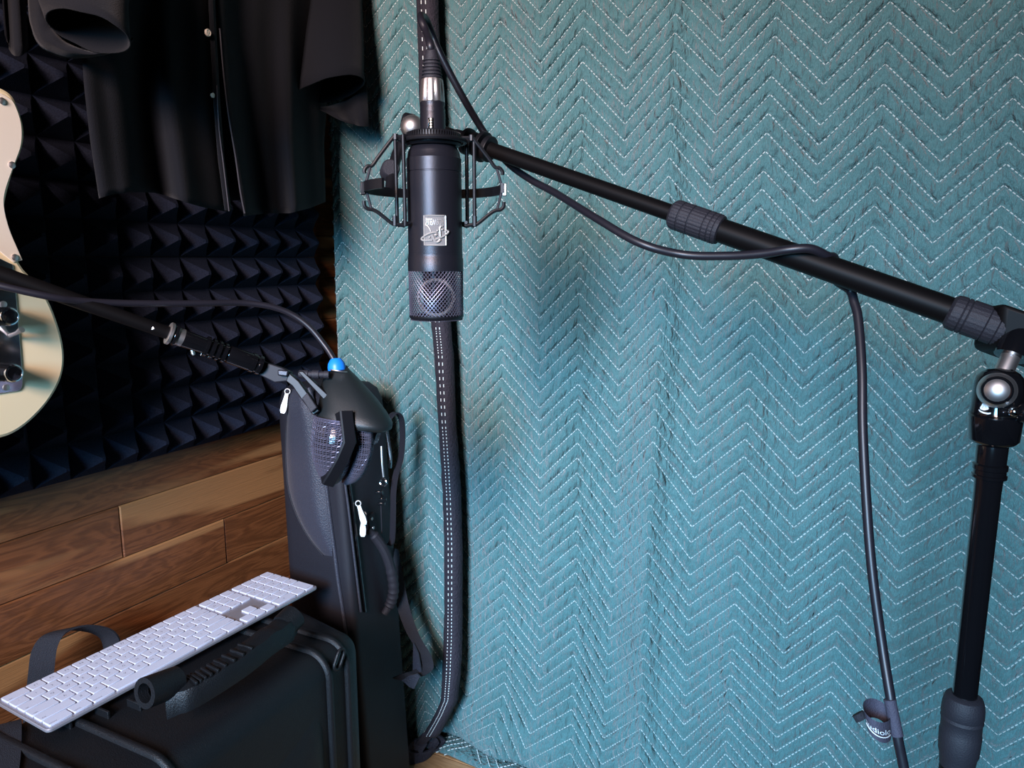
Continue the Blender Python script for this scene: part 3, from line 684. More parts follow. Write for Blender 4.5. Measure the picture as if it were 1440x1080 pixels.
sleeve([(470, -150, 36, 12, -4, 1.20, 0.03), (465, -60, 42, 14, -6, 1.19, 0.035), (464, 20, 46, 16, -8, 1.18, 0.04), (464, 80, 49, 17, -12, 1.165, 0.045), (462, 112, 51, 17, -14, 1.155, 0.045), (463, 126, 52, 17, -14, 1.15, 0.045)])
fl_px = [[(440, 150), (462, 150), (482, 142), (500, 120), (514, 103)], [(446, 152), (468, 158), (488, 154), (503, 138), (516, 122)], [(462, 158), (478, 168), (494, 168), (507, 158), (517, 150)], [(478, 166), (488, 173), (500, 176), (509, 178), (518, 178)]]
G().grid([catmull([at(x, y, 1.21 - 0.012 * (j % 2) - 0.006 * i) for j, (x, y) in enumerate(r)], 5) for i, r in enumerate(fl_px)]).build('cuff_fold', M['shirt'], sh, angle=180, solid=0.0016)
hg = G(); c0 = shp(300, -190, -0.005); hg.tube(catmull([c0 - SD * 0.20 - V((0, 0, 0.05)), c0 - SD * 0.1 + V((0, 0, 0.0)), c0 + V((0, 0, 0.03)), c0 + SD * 0.1, c0 + SD * 0.20 - V((0, 0, 0.05))], 6), 0.006, 8)
hg.tube(catmull([c0 + V((0, 0, 0.03)), c0 + V((0, 0, 0.07)), c0 + V((-0.04, 0, 0.10)), V((0.002, c0.y, c0.z + 0.09))], 6), 0.003, 8)
hg.build('hanger', M['steel'], sh)

# ------------------------------------------------------------------ hard case standing on its edge, keyboard lying on it
cs = thing('hard_case', (0.21, 0.55, 0.0), 'black ribbed plastic hard case with a carry handle, standing under the keyboard', 'case')
bm = bmesh.new(); bmesh.ops.create_cube(bm, size=1)
X0, X1, Y0, Y1, ZT = 0.085, 0.322, 0.235, 0.802, 0.408
for v in bm.verts: v.co = V((lerp(X0, X1, v.co.x + 0.5), lerp(Y0, Y1, v.co.y + 0.5), lerp(0.0, ZT, v.co.z + 0.5)))
bmesh.ops.bevel(bm, geom=list(bm.edges), offset=0.030, segments=6, profile=0.5, affect='EDGES')
for v in bm.verts:
    if v.co.y > 0.5: v.co.y -= (v.co.x - 0.2) * 0.22
me = bpy.data.meshes.new('shell'); bm.to_mesh(me); bm.free()
me.transform(Matrix.Translation(-V((0.21, 0.55, 0.0))))
link('shell', me, M['case'], cs, angle=60)
def rib(y, h=0.005, wd=0.006, x_in=0.0, r=0.034):
    """a raised rib across the top and down the front"""
    xf, zt = X1 + 0.001 - x_in, ZT + 0.001
    pts = [V((X0 + 0.02, y, zt)), V((xf - r, y, zt))]
    for i in range(1, 9):
        t = PI / 2 * i / 8; pts.append(V((xf - r + r * math.sin(t), y, zt - r + r * math.cos(t))))
    pts.append(V((xf, y, 0.03)))
    g = G(); rings = []
    for i, p in enumerate(pts):
        t = (pts[min(i + 1, len(pts) - 1)] - pts[max(i - 1, 0)]).normalized(); o = V((-t.z, 0, t.x)); o = o if o.x + o.z > 0 else -o
        wy = V((0, wd, 0))
        rings.append([p - wy - o * 0.006, p - wy * 0.75 + o * h * 0.5, p - wy * 0.35 + o * h, p + wy * 0.35 + o * h, p + wy * 0.75 + o * h * 0.5, p + wy - o * 0.006])
    return g.rings(rings).build('rib', M['case'], cs, angle=70)
for y in (0.700, 0.737, 0.462, 0.405): rib(y)
g = G()                                          # raised middle of the front
yA, yB = 0.475, 0.690
rows = []
for i in range(13):
    z = lerp(0.03, 0.372, i / 12)
    row = []
    for j in range(25):
        u = j / 24; y = lerp(yA, yB, u)
        e_ = min(1, min(u, 1 - u) * 7); q = math.sin(PI / 2 * e_)
        dz = 0.045 * (1 - (2 * u - 1) ** 2)
        zz = z - dz * (i / 12)
        row.append(V((X1 - 0.003 + 0.011 * q * min(1, (12 - i) / 2.5), y, zz)))
    rows.append(row)
g.grid(rows).build('front_swell', M['case'], cs, angle=60)
# padlock eye
pc = onx(477, 927, X1 + 0.004); ex, ez = V((0, 1, 0)), V((0, 0, 1)); a_ = 0.6
st_ = []
for k in range(28):
    t = 2 * PI * k / 28; yy, zz = 0.0068 * math.cos(t), 0.0088 * math.sin(t) + (0.005 if math.sin(t) > 0 else -0.005)
    st_.append(pc + ex * (yy * math.cos(a_) + zz * math.sin(a_)) + ez * (zz * math.cos(a_) - yy * math.sin(a_)))
G().tube(st_, 0.0022, 8, closed=True).build('padlock_eye', M['case'], cs)
G().prism([pc + (p - pc) * 0.95 - V((0.004, 0, 0)) for p in st_], (0.0025, 0, 0)).build('padlock_hole', M['gloss'], cs)
# handle with two barrel hinges
hp = [onx(a, b, x) for a, b, x in [(234, 986, 0.276), (262, 973, 0.289), (280, 963, 0.293), (305, 948, 0.297), (340, 925, 0.299), (372, 900, 0.296), (394, 886, 0.290), (406, 874, 0.282)]]
hc = catmull(hp, 6); rings = []
for i, p in enumerate(hc):
    t = (hc[min(i + 1, len(hc) - 1)] - hc[max(i - 1, 0)]).normalized(); s_ = V((0, 0, 1)).cross(t).normalized(); s_ = s_ if s_.x > 0 else -s_
    w_ = 0.0135 if 4 < i < len(hc) - 4 else 0.011; u_ = V((0, 0, 1)); q = 0.0012 * (1 if (i // 3) % 2 else 0) if 8 < i < len(hc) - 8 else 0
    rings.append([p + s_ * w_ - u_ * 0.016, p + s_ * (w_ + 0.002), p + s_ * (w_ - 0.002) + u_ * (0.009 - q), p + u_ * (0.0115 - q), p - s_ * w_ * 0.8 + u_ * (0.010 - q), p - s_ * w_, p - s_ * w_ - u_ * 0.016])
G().rings(rings).build('handle', M['case'], cs, angle=45)
g = G()
for i in range(9):                               # finger ridges along the grip
    p = hc[9 + 2 * i]; t = (hc[10 + 2 * i] - hc[8 + 2 * i]).normalized(); s_ = V((0, 0, 1)).cross(t).normalized()
    g.box(p + V((0, 0, 0.0105)), s_ * 0.011, t * 0.0014, V((0, 0, 0.0018)))
g.build('grip_ridges', M['case'], cs, bev=0.0006)
for (a, b, z), (a2, b2) in (((203, 975, 0.275), (248, 958)), ((398, 882, 0.285), (414, 866))):
    p, q = onx(a, b, z), onx(a2, b2, z)
    g = G(); d = (q - p).normalized(); e1, e2 = perp(d); n = 24
    R = 0.0165; L = (q - p).length
    g.rings([[p + d * t + (e1 * math.cos(2 * PI * k / n) + e2 * math.sin(2 * PI * k / n)) * r for k in range(n)] for t, r in [(0.012, 0.0095), (0.0, 0.0105), (0.0, R), (L, R), (L, 0.0)]], caps=False)
    g.build('hinge_barrel', M['case'], cs, angle=40)
for a, b in [(92, 1017), (145, 1003), (190, 992)]:    # small upright tabs of the latches
    p = onz(a, b + 8, 0.404)
    G().box(p + V((0, 0, 0.004)), (0.012, 0, 0), (0, 0.0016, 0), (0, 0, 0.009)).build('latch_tab', M['case'], cs, bev=0.0008)
for y in (0.275, 0.262):
    G().box((0.30, y + 0.03, 0.402), (0.022, 0, 0), (0, 0.004, 0), (0, 0, 0.012)).build('latch_tab', M['case'], cs, bev=0.0015)
# webbing strap looping up behind the keyboard
lp = catmull([onx(49, 1030, 0.040), onx(54, 985, 0.042), onx(58, 945, 0.045), onx(63, 912, 0.045), onx(77, 892, 0.045), onx(104, 883, 0.043), onx(134, 885, 0.043), onx(152, 894, 0.043), onx(158, 912, 0.043), onx(156, 940, 0.043)], 8)
wv = []
for i, p in enumerate(lp):
    t = i / (len(lp) - 1); wv.append(V((0.008, 0.0115, 0)) if t < 0.45 else lerp(V((0.008, 0.0115, 0)), V((0.014, 0.003, 0.004)), min(1, (t - 0.45) * 3)))
G().ribbon(lp, wv, 0.0022).build('shoulder_strap', M['webbing'], cs, angle=50)
lp = catmull([V((0.326, 0.262, 0.20)), V((0.325, 0.264, 0.33)), V((0.310, 0.275, 0.396)), V((0.270, 0.305, 0.4105)), V((0.18, 0.372, 0.4105)), V((0.105, 0.418, 0.4105)), V((0.078, 0.43, 0.39)), V((0.07, 0.435, 0.30))], 8)
G().ribbon(lp, V((0.007, 0.011, 0)), 0.0022).build('shoulder_strap', M['webbing'], cs, angle=50)

# keyboard
KA, KB = onz(67, 1028, 0.4225), onz(447.5, 824.5, 0.4265)
kx = (KB - KA).normalized(); KL = (KB - KA).length
def kc_pt(z): return onz(379, 799.5, z)
best = min((abs((kc_pt(0.40 + 0.0005 * i) - KB).dot(kx)), i) for i in range(120))
# depth direction: square to the length, level with the case top
ky = V((-kx.y, kx.x, 0)).normalized(); kz = kx.cross(ky)
if kz.z < 0: ky, kz = -ky, -kz
KW = 0.1149 * KL / 0.4187; U_ = KL / 0.4187
kb = thing('keyboard', KA, 'slim white full-size computer keyboard with a number pad, lying on the black case', 'keyboard')
def kp(a, b, c): return KA + kx * (a * U_) + ky * (b * U_) + kz * (c * U_)
def rrect(x0, y0, x1, y1, r, n=4):
    o = []
    for cx, cy, s in ((x1 - r, y1 - r, 0), (x0 + r, y1 - r, 1), (x0 + r, y0 + r, 2), (x1 - r, y0 + r, 3)):
        for i in range(n + 1):
            t = PI / 2 * (s + i / n); o.append((cx + r * math.cos(t), cy + r * math.sin(t)))
    return o
def ring(o, z): return [kp(a, b, z) for a, b in o]
W_, D_ = 0.4187, 0.1149
G().rings([ring(rrect(0.003, 0.002, W_ - 0.003, D_ - 0.002, 0.005), -0.0055), ring(rrect(0, 0, W_, D_, 0.006), -0.0035), ring(rrect(0, 0, W_, D_, 0.006), -0.0008), ring(rrect(0.0007, 0.0007, W_ - 0.0007, D_ - 0.0007, 0.0055), 0.0)]).build('frame', M['alu'], kb, angle=40)
mgx, mgy, gap = 0.0040, 0.0035, 0.0019
un = (W_ - 2 * mgx - 2 * 0.0042) / 21.5; rh = (D_ - 2 * mgy) / 6
key_mesh = {}
def key(c0, w_, row, s='', hr=1):
    """c0: left edge in metres, w_: width in metres; row counted from the front"""
    kw, kh = w_ - gap, rh * hr - gap
    kk = (round(kw, 5), round(kh, 5))
    if kk not in key_mesh:
        g = G(); o0 = rrect(-kw / 2, -kh / 2, kw / 2, kh / 2, 0.0016, 3); o1 = rrect(-kw / 2 + 0.0004, -kh / 2 + 0.0004, kw / 2 - 0.0004, kh / 2 - 0.0004, 0.0014, 3)
        def rg(o, z): return [kx * (a * U_) + ky * (b * U_) + kz * (z * U_) for a, b in o]
        g.rings([rg(o0, 0.0), rg(o0, 0.0019), rg(o1, 0.0023)])
        me = bpy.data.meshes.new('key'); me.from_pydata([tuple(q) for q in g.v], [], g.f); me.update()
        me.polygons.foreach_set('use_smooth', [True] * len(me.polygons)); me.set_sharp_from_angle(angle=math.radians(35)); me.materials.append(M['key'])
        key_mesh[kk] = me
    o = bpy.data.objects.new('key', key_mesh[kk]); SC.collection.objects.link(o); o.parent = kb
    ctr = (c0 + w_ / 2, mgy + rh * row + rh * hr / 2)
    o.location = kp(ctr[0], ctr[1], 0.0001) - KA
    if s:
        small = len(s) > 2
        vs, fs = text_mesh(s, 0.0030 if small else 0.0052)
        ox, oy = (0, 0)
        if small: ox, oy = ((-kw / 2 + 0.0052) if c0 < 0.1 else (kw / 2 - 0.0055) if w_ > 0.024 else 0, -kh / 2 + 0.0034)
        me = bpy.data.meshes.new('legend'); me.from_pydata([tuple(kx * ((p.x + ox) * U_) + ky * ((p.y + oy) * U_) + kz * (0.00238 * U_)) for p in vs], [], fs); me.update(); me.materials.append(M['legend'])
        l = bpy.data.objects.new('legend', me); SC.collection.objects.link(l); l.parent = o
def keyrow(x, row, spec):
    for s, u in spec:
        key(x, u * un, row, s); x += u * un
K1 = lambda t: [(c, 1) for c in t]
keyrow(mgx, 5, [('esc', 1.5)] + [('F%d' % i, 1) for i in range(1, 13)] + [('', 1)])
keyrow(mgx, 4, K1('`1234567890-=') + [('delete', 1.5)])
keyrow(mgx, 3, [('tab', 1.5)] + K1('QWERTYUIOP[]') + [('\\', 1)])
keyrow(mgx, 2, [('caps', 1.75)] + K1("ASDFGHJKL;'") + [('return', 1.75)])
keyrow(mgx, 1, [('shift', 2.25)] + K1('ZXCVBNM,./') + [('shift', 2.25)])
keyrow(mgx, 0, [('control', 1.5), ('option', 1.25), ('command', 1.5), ('', 6.0), ('command', 1.5), ('option', 1.25), ('control', 1.5)])
NX = mgx + 14.5 * un + 0.0042
keyrow(NX, 5, [('F13', 1), ('F14', 1), ('F15', 1)]); keyrow(NX, 4, [('fn', 1), ('home', 1), ('', 1)]); keyrow(NX, 3, [('', 1), ('end', 1), ('', 1)])
keyrow(NX + un, 1, [('', 1)]); keyrow(NX, 0, [('', 1), ('', 1), ('', 1)])
PX = NX + 3 * un + 0.0042
keyrow(PX, 5, [('F16', 1), ('F17', 1), ('F18', 1), ('F19', 1)]); keyrow(PX, 4, [('clear', 1), ('=', 1), ('/', 1), ('*', 1)])
keyrow(PX, 3, K1('789-')); keyrow(PX, 2, K1('456+')); keyrow(PX, 1, K1('123')); keyrow(PX, 0, [('0', 2), ('.', 1)])
key(PX + 3 * un, un, 0, 'enter', hr=2)

# ------------------------------------------------------------------ soft instrument bag standing in the corner
bg = thing('instrument_bag', (0.14, 0.95, 0.0), 'upright black padded instrument bag with zips and ribbed grip, standing in the corner', 'bag')
Lb = [(538, 395), (545, 393), (560, 392), (640, 391), (790, 390)]      # photo row -> column of the left edge
BL_, BE, BR = V((0.055, 0.896, 0)), V((0.200, 0.872, 0)), V((0.198, 1.012, 0))
def bsec(z, top=0.0):
    """footprint at height z: left-front, piped corner, far corner, back; leaning to the wall towards the top"""
    s = 0.0075 * (0.74 - z) / 0.1
    sh_ = V((s, -s * 0.15, 0))
    c = [BL_ + V((s * 0.2, 0, 0)), BE + sh_, BR + sh_ * 0.8, V((0.060, 1.018, 0)) + sh_ * 0.3]
    o = []
    m = sum(c, V((0, 0, 0))) / 4
    for i in range(4):
        p, a, b = c[i], c[i - 1], c[(i + 1) % 4]
        r = 0.10 if i == 1 else 0.16
        for k in range(5):
            t = k / 4; o.append(((1 - t) ** 2) * lerp(p, a, r) + 2 * t * (1 - t) * p + t * t * lerp(p, b, r))
    return [V((lerp(q.x, m.x, top), lerp(q.y, m.y, top), z)) for q in o]
ztop = zat(V((0.10, 0.91, 0)), 541)
secs = [bsec(0.0, 0.05), bsec(0.012)] + [bsec(lerp(0.05, ztop - 0.06, i / 8)) for i in range(9)] + [bsec(ztop - 0.03, 0.02), bsec(ztop - 0.012, 0.09), bsec(ztop - 0.002, 0.24), bsec(ztop, 0.5)]
G().rings(secs).build('bag_body', M['bag'], bg, angle=60)
def face(px, py, off=0.0):
    """point on the bag's leaning front"""
    z = 0.6
    for _ in range(12):
        s = 0.0075 * (0.74 - z) / 0.1
        a, b = BL_ + V((s * 0.2, 0, 0)), BE + V((s, -s * 0.15, 0)); d = (b - a).normalized(); n = V((d.y, -d.x, 0))
        p = onplane(px, py, a, n); z = p.z
    return p + n * off
def side(px, py, off=0.0):
    z = 0.6
    for _ in range(12):
        s = 0.0075 * (0.74 - z) / 0.1
        a, b = BE + V((s, -s * 0.15, 0)), BR + V((s * 0.8, -s * 0.12, 0)); d = (b - a).normalized(); n = V((d.y, -d.x, 0))
        p = onplane(px, py, a, n); z = p.z
    return p + n * off
# bulging pocket on the front, its curved seam
lft = cat2([(404, 548), (406, 575), (404, 610), (404, 650), (408, 690), (421, 728), (438, 758), (456, 780)], 4)
rgt = cat2([(432, 545), (443, 575), (449, 605), (454, 640), (459, 680), (464, 720), (467, 750), (469, 782)], 4)
rows = []
for i in range(len(lft)):
    t = i / (len(lft) - 1); row = []
    for j in range(11):
        u = j / 10; q = math.sin(PI / 2 * min(1, u * 2.5)) * math.sin(PI / 2 * min(1, (1 - u) * 5)) * math.sin(PI / 2 * min(1, t * 8)) * math.sin(PI / 2 * min(1, (1 - t) * 3))
        row.append(face(lerp(lft[i][0], rgt[i][0], u), lerp(lft[i][1], rgt[i][1], u), 0.002 + 0.013 * q))
    rows.append(row)
G().grid(rows).build('front_pocket', M['leather'], bg, angle=180)
G().tube([face(a, b, 0.003) for a, b in lft], 0.0010, 6).build('pocket_seam', M['bag'], bg)
pp = catmull([face(a, b, 0.002) for a, b in [(436, 545), (446, 580), (454, 630), (460, 680), (466, 730), (472, 775), (477, 815), (484, 860), (492, 920)]], 5)
G().tube(pp, 0.0030, 8).build('piping', M['leather'], bg)
zp = catmull([side(a, b, 0.002) for a, b in [(478, 600), (487, 660), (494, 710), (500, 760), (506, 810), (512, 860)]], 5)
G().tube(zp, 0.0026, 6).build('zip', M['gloss'], bg)
zp2 = catmull([side(a, b, 0.002) for a, b in [(472, 600), (481, 660), (488, 710), (494, 760), (500, 810), (506, 860)]], 5)
G().tube(zp2, 0.0018, 6).build('piping', M['leather'], bg)
def pull(a, b, tilt, n=2):
    g = G(); t = V((math.sin(tilt) * CR + math.cos(tilt) * (-CU))); c = a
    w_ = t.cross(CF).normalized()
    g.torus(c, CF, 0.0042, 0.0013, 16, 6)
    out_ = []
    for s_, hw in [(0.003, 0.003), (0.012, 0.0036), (0.024, 0.0052), (0.032, 0.0050), (0.036, 0.0030)]: out_.append((s_, hw))
    poly = [c + t * s_ + w_ * hw for s_, hw in out_] + [c + t * s_ - w_ * hw for s_, hw in out_[::-1]]
    g.prism(poly, -CF * 0.0016)
    return g
pull(face(413, 549, 0.012), 0, -0.22).build('zip_pull', M['pewter'], bg, bev=0.0005)
pull(side(498, 707, 0.008), 0, 0.30).build('zip_pull', M['pewter'], bg, bev=0.0005)
pull(side(503, 722, 0.011), 0, -0.02).build('zip_pull', M['pewter'], bg, bev=0.0005)
# ribbed grip on the side
gp = catmull([side(514, 745, 0.004), side(521, 755, 0.012), side(528, 775, 0.020), side(534, 800, 0.023), side(538, 825, 0.022), side(540, 845, 0.014), side(538, 862, 0.004)], 8)
rad = []
for i in range(len(gp)):
    t = i / (len(gp) - 1); base = 0.0085 if 0.12 < t < 0.88 else 0.0065
    rad.append(base + (0.0011 if (i % 3 == 0 and 0.45 < t < 0.9) else 0.0))
G().tube(gp, rad, 12).build('grip', M['rubber'], bg, angle=30)
p = side(519, 735, 0.004); bxn = (side(519, 735, 0.01) - side(519, 735, 0)).normalized(); bt = (side(522, 750) - side(518, 725)).normalized()
G().box(p, bt * 0.016, bxn.cross(bt) * 0.009, bxn * 0.003).build('grip_anchor', M['rubber'], bg, bev=0.0015)
for k in (-1, 1): G().lathe([(0, 0.0030), (0.001, 0.0026), (0.0014, 0)], p + bt * 0.008 * k + bxn * 0.003, bxn, 12).build('rivet', M['steel'], bg)
# shoulder strap fastened at the side with rings
sp_ = catmull([side(523, 590, 0.03), side(528, 578, 0.038), side(536, 585, 0.040), side(541, 610, 0.036), side(540, 640, 0.034), side(534, 665, 0.032), side(532, 690, 0.030), side(533, 720, 0.028), side(536, 755, 0.022), side(539, 765, 0.012)], 6)
G().ribbon(sp_, CR * 0.0045 - CF * 0.006, 0.003).build('strap', M['rubber'], bg, angle=60)
rb = catmull([side(521, 592, 0.03), side(524, 612, 0.03), side(528, 640, 0.03), side(529, 655, 0.028)], 5)
G().tube(rb, 0.0030, 8).build('strap_hook', M['chrome'], bg)
rb = catmull([side(518, 625, 0.026), side(519, 650, 0.026), side(521, 668, 0.026)], 5)
G().tube(rb, 0.0020, 8).build('strap_hook', M['steel'], bg)
G().torus(side(522, 676, 0.024), CF + CR * 0.5, 0.0062, 0.0016, 20, 6).build('strap_ring', M['chrome'], bg)
G().torus(side(522, 692, 0.022), CR, 0.0070, 0.0015, 20, 6).build('strap_ring', M['gloss'], bg)
bx = G()
for a, b in ((519, 690), (524, 700), (522, 706)): bx.box(side(a, b, 0.02), CR * 0.006, CU * 0.0022, CF * 0.004)
bx.build('buckle', M['gloss'], bg, bev=0.0008)
cd_ = catmull([side(523, 706, 0.018), side(525, 725, 0.016), side(530, 748, 0.010)], 5); G().tube(cd_, 0.0012, 6).build('strap_cord', M['webbing'], bg)
# lower strap, hanging slack beside the bag
ls = catmull([ony(551, 770, 1.00), ony(556, 800, 0.99), ony(566, 850, 0.985), ony(580, 890, 0.985), ony(596, 918, 0.985), ony(600, 936, 0.985), ony(590, 946, 0.97), ony(576, 950, 0.955), ony(562, 956, 0.95)], 6)
G().ribbon(ls, (0.010, 0.006, -0.004), 0.0022).build('lower_strap', M['webbing'], bg, angle=60)
G().prism([ony(581, 905, 0.975), ony(588, 920, 0.972), ony(592, 945, 0.97), ony(580, 950, 0.968)], (0.0, 0.003, 0.0)).build('strap_tab', M['leather'], bg)
G().prism([ony(562, 954, 0.95), ony(586, 948, 0.955), ony(590, 952, 0.955), ony(582, 969, 0.952), ony(575, 966, 0.95)], (0.0, 0.003, 0.0)).build('strap_tab', M['leather'], bg)

# ------------------------------------------------------------------ boom stand on the right
stand = thing('microphone_stand', V((at(1405, 560, .55).x, at(1405, 560, .55).y, 0)), 'tall black boom microphone stand with swivel joint, its boom reaching across the blanket', 'microphone stand')
PB = at(1403, 560, 0.55)                         # centre of the swivel housing
def bpt(t):                                      # along the boom, t = photo column
    k = (t - 640.0) / (1375.0 - 640.0); inv = lerp(1 / 0.80, 1 / 0.57, k)
    return at(t, lerp(193, 451, k), 1 / inv)
BD = (bpt(1375) - bpt(640)).normalized()
def seg(t0, t1, r0, r1=None, name='boom_tube', m_='tube', n=20):
    return G().lathe([(0, 0), (0, r0), ((bpt(t1) - bpt(t0)).length, r1 or r0), ((bpt(t1) - bpt(t0)).length, 0)], bpt(t0), BD, n).build(name, M[m_], stand)
seg(604, 965, 0.0078)
seg(990, 1440, 0.0108)
def clutch(t0, t1, r, ridges):
    L_ = (bpt(t1) - bpt(t0)).length; o = bpt(t0); e1, e2 = perp(BD); n = 72; rr = []
    prof = [(0, r * 0.55), (0.0008, r * 0.80), (0.003, r * 0.96), (0.006, r)]
    for g0, g1 in ridges: prof += [(g0 * L_, r), (g0 * L_ + 0.0006, r * 0.93), (g1 * L_ - 0.0006, r * 0.93), (g1 * L_, r)]
    prof += [(L_ - 0.005, r), (L_ - 0.002, r * 0.93), (L_, r * 0.55)]
    for t, rad in prof:
        rr.append([o + BD * t + (e1 * math.cos(2 * PI * k / n) + e2 * math.sin(2 * PI * k / n)) * (rad - (0.0004 if k % 3 == 0 and rad > r * 0.95 else 0)) for k in range(n)])
    G().rings(rr).build('boom_clutch', M['rubber'], stand, angle=32)
clutch(944, 1016, 0.0138, [(0.20, 0.235), (0.40, 0.43), (0.68, 0.71), (0.79, 0.82), (0.88, 0.91)])
clutch(1333, 1419, 0.0140, [(0.22, 0.25), (0.30, 0.33), (0.62, 0.645), (0.80, 0.825)])
# clamp block carrying the boom, ball stud, swivel housing, pole
cb = bpt(1432)
G().box(cb + V((0, 0, -0.002)), BD * 0.022, CF * 0.016, V((0, 0, 0.017))).build('boom_clamp', M['tube'], stand, bev=0.004)
sx = at(1404, 545, 0.55); sd = (at(1421, 508, 0.552) - sx).normalized()
stt = at(1422, 500, 0.552)
G().lathe([(0, 0.0), (0, 0.0115), (0.012, 0.0125), (0.020, 0.0110), (0.020, 0)], stt - sd * 0.001, sd, 24).build('stud_collar', M['gloss'], stand)
G().lathe([(0, 0.0065), (0.022, 0.0065), (0.024, 0.006)], stt - sd * 0.020, sd, 20).build('ball_stud', M['steel'], stand)
G().ball(at(1402, 549, 0.535), 0.0128, 28, 18).build('swivel_ball', M['steel'], stand)
base = V((PB.x, PB.y, 0)); zs = lambda py: zat(base, py)
zt_, zb_ = zs(518), zs(622)
G().lathe([(zs(626), 0.010), (zs(622), 0.0150), (zs(617), 0.0170), (zs(585), 0.0178), (zs(583), 0.0170), (zs(581.5), 0.0178), (zs(578), 0.0170), (zs(560), 0.0168), (zs(540), 0.0162), (zs(530), 0.0150), (zs(524), 0.0122), (zs(520), 0.0085), (zs(518), 0.0)], base, (0, 0, 1), 40).build('swivel_housing', M['gloss'], stand)
# slot lips around the ball
lips = G(); bc = at(1402, 549, 0.5275)
lips.torus(bc, (at(1402, 549, 0.55) - CAM), 0.0088, 0.0013, 28, 8)
lips.tube(catmull([at(1413, 550, 0.531), at(1414, 538, 0.532), at(1417, 528, 0.537), at(1422, 522, 0.543)], 6), 0.0016, 8)
lips.build('socket_lip', M['gloss'], stand)
kn = at(1428, 580, 0.535); kd = (CR * 0.9 - CF * 0.25).normalized()
G().lathe([(-0.012, 0.004), (0, 0.0045), (0.002, 0.0072), (0.007, 0.0080), (0.014, 0.0105), (0.030, 0.0115), (0.033, 0.009), (0.033, 0)], kn, kd, 24).build('lock_knob', M['gloss'], stand)
G().ball(at(1426, 579, 0.527), 0.0038, 14, 8).build('lock_screw', M['chrome'], stand)
G().lathe([(0.012, 0), (0.012, 0.0088), (zs(990), 0.0088), (zs(690), 0.0092), (zs(672), 0.0096), (zs(671), 0.0118), (zs(667), 0.0118), (zs(666), 0.0110), (zs(660), 0.0110), (zs(659), 0.0118), (zs(653), 0.0118), (zs(651), 0.0104), (zs(622), 0.0106), (zs(618), 0.010), (zs(618), 0)], base, (0, 0, 1), 32).build('pole', M['gloss'], stand)
n = 48; rr = []
for z, rad in [(zs(1078), 0.010), (zs(1076), 0.0126), (zs(1062), 0.0134), (zs(1056), 0.0146), (zs(1030), 0.0152), (zs(1028), 0.0146), (zs(1012), 0.0146), (zs(1010), 0.0153), (zs(1006), 0.0146), (zs(1004), 0.0153), (zs(992), 0.0150), (zs(986), 0.0144), (zs(980), 0.0132), (zs(977), 0.0100)]:
    rr.append([base + V((math.cos(2 * PI * k / n) * rad, math.sin(2 * PI * k / n) * rad, z)) for k in range(n)])
G().rings(rr).build('height_clutch', M['rubber'], stand, angle=32)
G().lathe([(zs(1160), 0.0), (zs(1160), 0.0125), (zs(1076), 0.0125), (zs(1076), 0)], base, (0, 0, 1), 24).build('lower_pole', M['tube'], stand)
G().lathe([(0.0, 0), (0.0, 0.125), (0.012, 0.125), (0.018, 0.118), (0.024, 0.03), (0.05, 0.016), (0.05, 0)], base, (0, 0, 1), 48).build('round_base', M['black'], stand)
# white print on the housing: a seated triangular figure over a swash, wrapped on the cylinder
vd = V((CAM.x - PB.x, CAM.y - PB.y, 0)).normalized(); va = math.atan2(vd.y, vd.x)
def wrap(px, py, rad):
    # the housing's surface point the photo shows at (px, py)
    r = ray(px, py); o = V((CAM.x - base.x, CAM.y - base.y)); d = V((r.x, r.y)); a = d.dot(d); b = 2 * o.dot(d); c = o.dot(o) - rad * rad
    q = b * b - 4 * a * c; t = (-b - math.sqrt(max(q, 0))) / (2 * a); return CAM + r * t
def decal(polys):
    g = G()
    for poly in polys: g.prism([wrap(a, b, 0.0176) for a, b in poly], (wrap(1385, 575, 0.0176) - wrap(1385, 575, 0.0170)))
    return g
fig = [(1383.5, 563.5), (1385.5, 564), (1386.2, 566.5), (1388.5, 569.5), (1390.5, 574), (1389.5, 576), (1384, 577.3), (1378.5, 575.5), (1378, 573), (1380.5, 569.5), (1382, 566.5), (1382, 564.5)]
sw = [(1376.5, 575.5), (1379, 577.5), (1384, 579.5), (1389.5, 580.5), (1393.5, 580.2), (1393, 582.2), (1389, 582.8), (1383, 581.5), (1378, 579), (1376.3, 577)]
decal([fig, sw]).build('printed_emblem', M['white'], stand, smooth=False)
G().tube([wrap(a, b, 0.0180) for a, b in [(1381.6, 573.6), (1383.8, 568.2), (1386.6, 573.2)]], 0.00022, 5).build('emblem_line', M['legend'], stand)

# ------------------------------------------------------------------ upright (inverted) studio microphone
MC = at(612, 330, 0.72); MCB = V((MC.x, MC.y, 0))
zm = lambda py: zat(MCB, py)
mic = thing('studio_microphone', V((MC.x, MC.y, zm(457))), 'large black cylinder microphone with a silver badge, hanging upside down in a spider shock mount', 'microphone')
R0 = 0.0262
G().lathe([(zm(363), 0), (zm(363), R0), (zm(244), R0), (zm(243.5), R0 - 0.0005), (zm(242.5), R0 - 0.0005), (zm(242), R0), (zm(224), R0), (zm(222.5), R0 - 0.0008), (zm(215), R0 - 0.0016), (zm(208), 0.0222), (zm(206), 0.0205), (zm(206), 0)], MCB, (0, 0, 1), 72).build('body_tube', M['satin'], mic)
G().lathe([(zm(382), R0 - 0.001), (zm(381), R0 + 0.0008), (zm(364), R0 + 0.0008), (zm(362), R0 + 0.0002), (zm(357), R0 + 0.0002), (zm(356), R0 - 0.002)], MCB, (0, 0, 1), 72).build('grille_collar', M['satin'], mic)
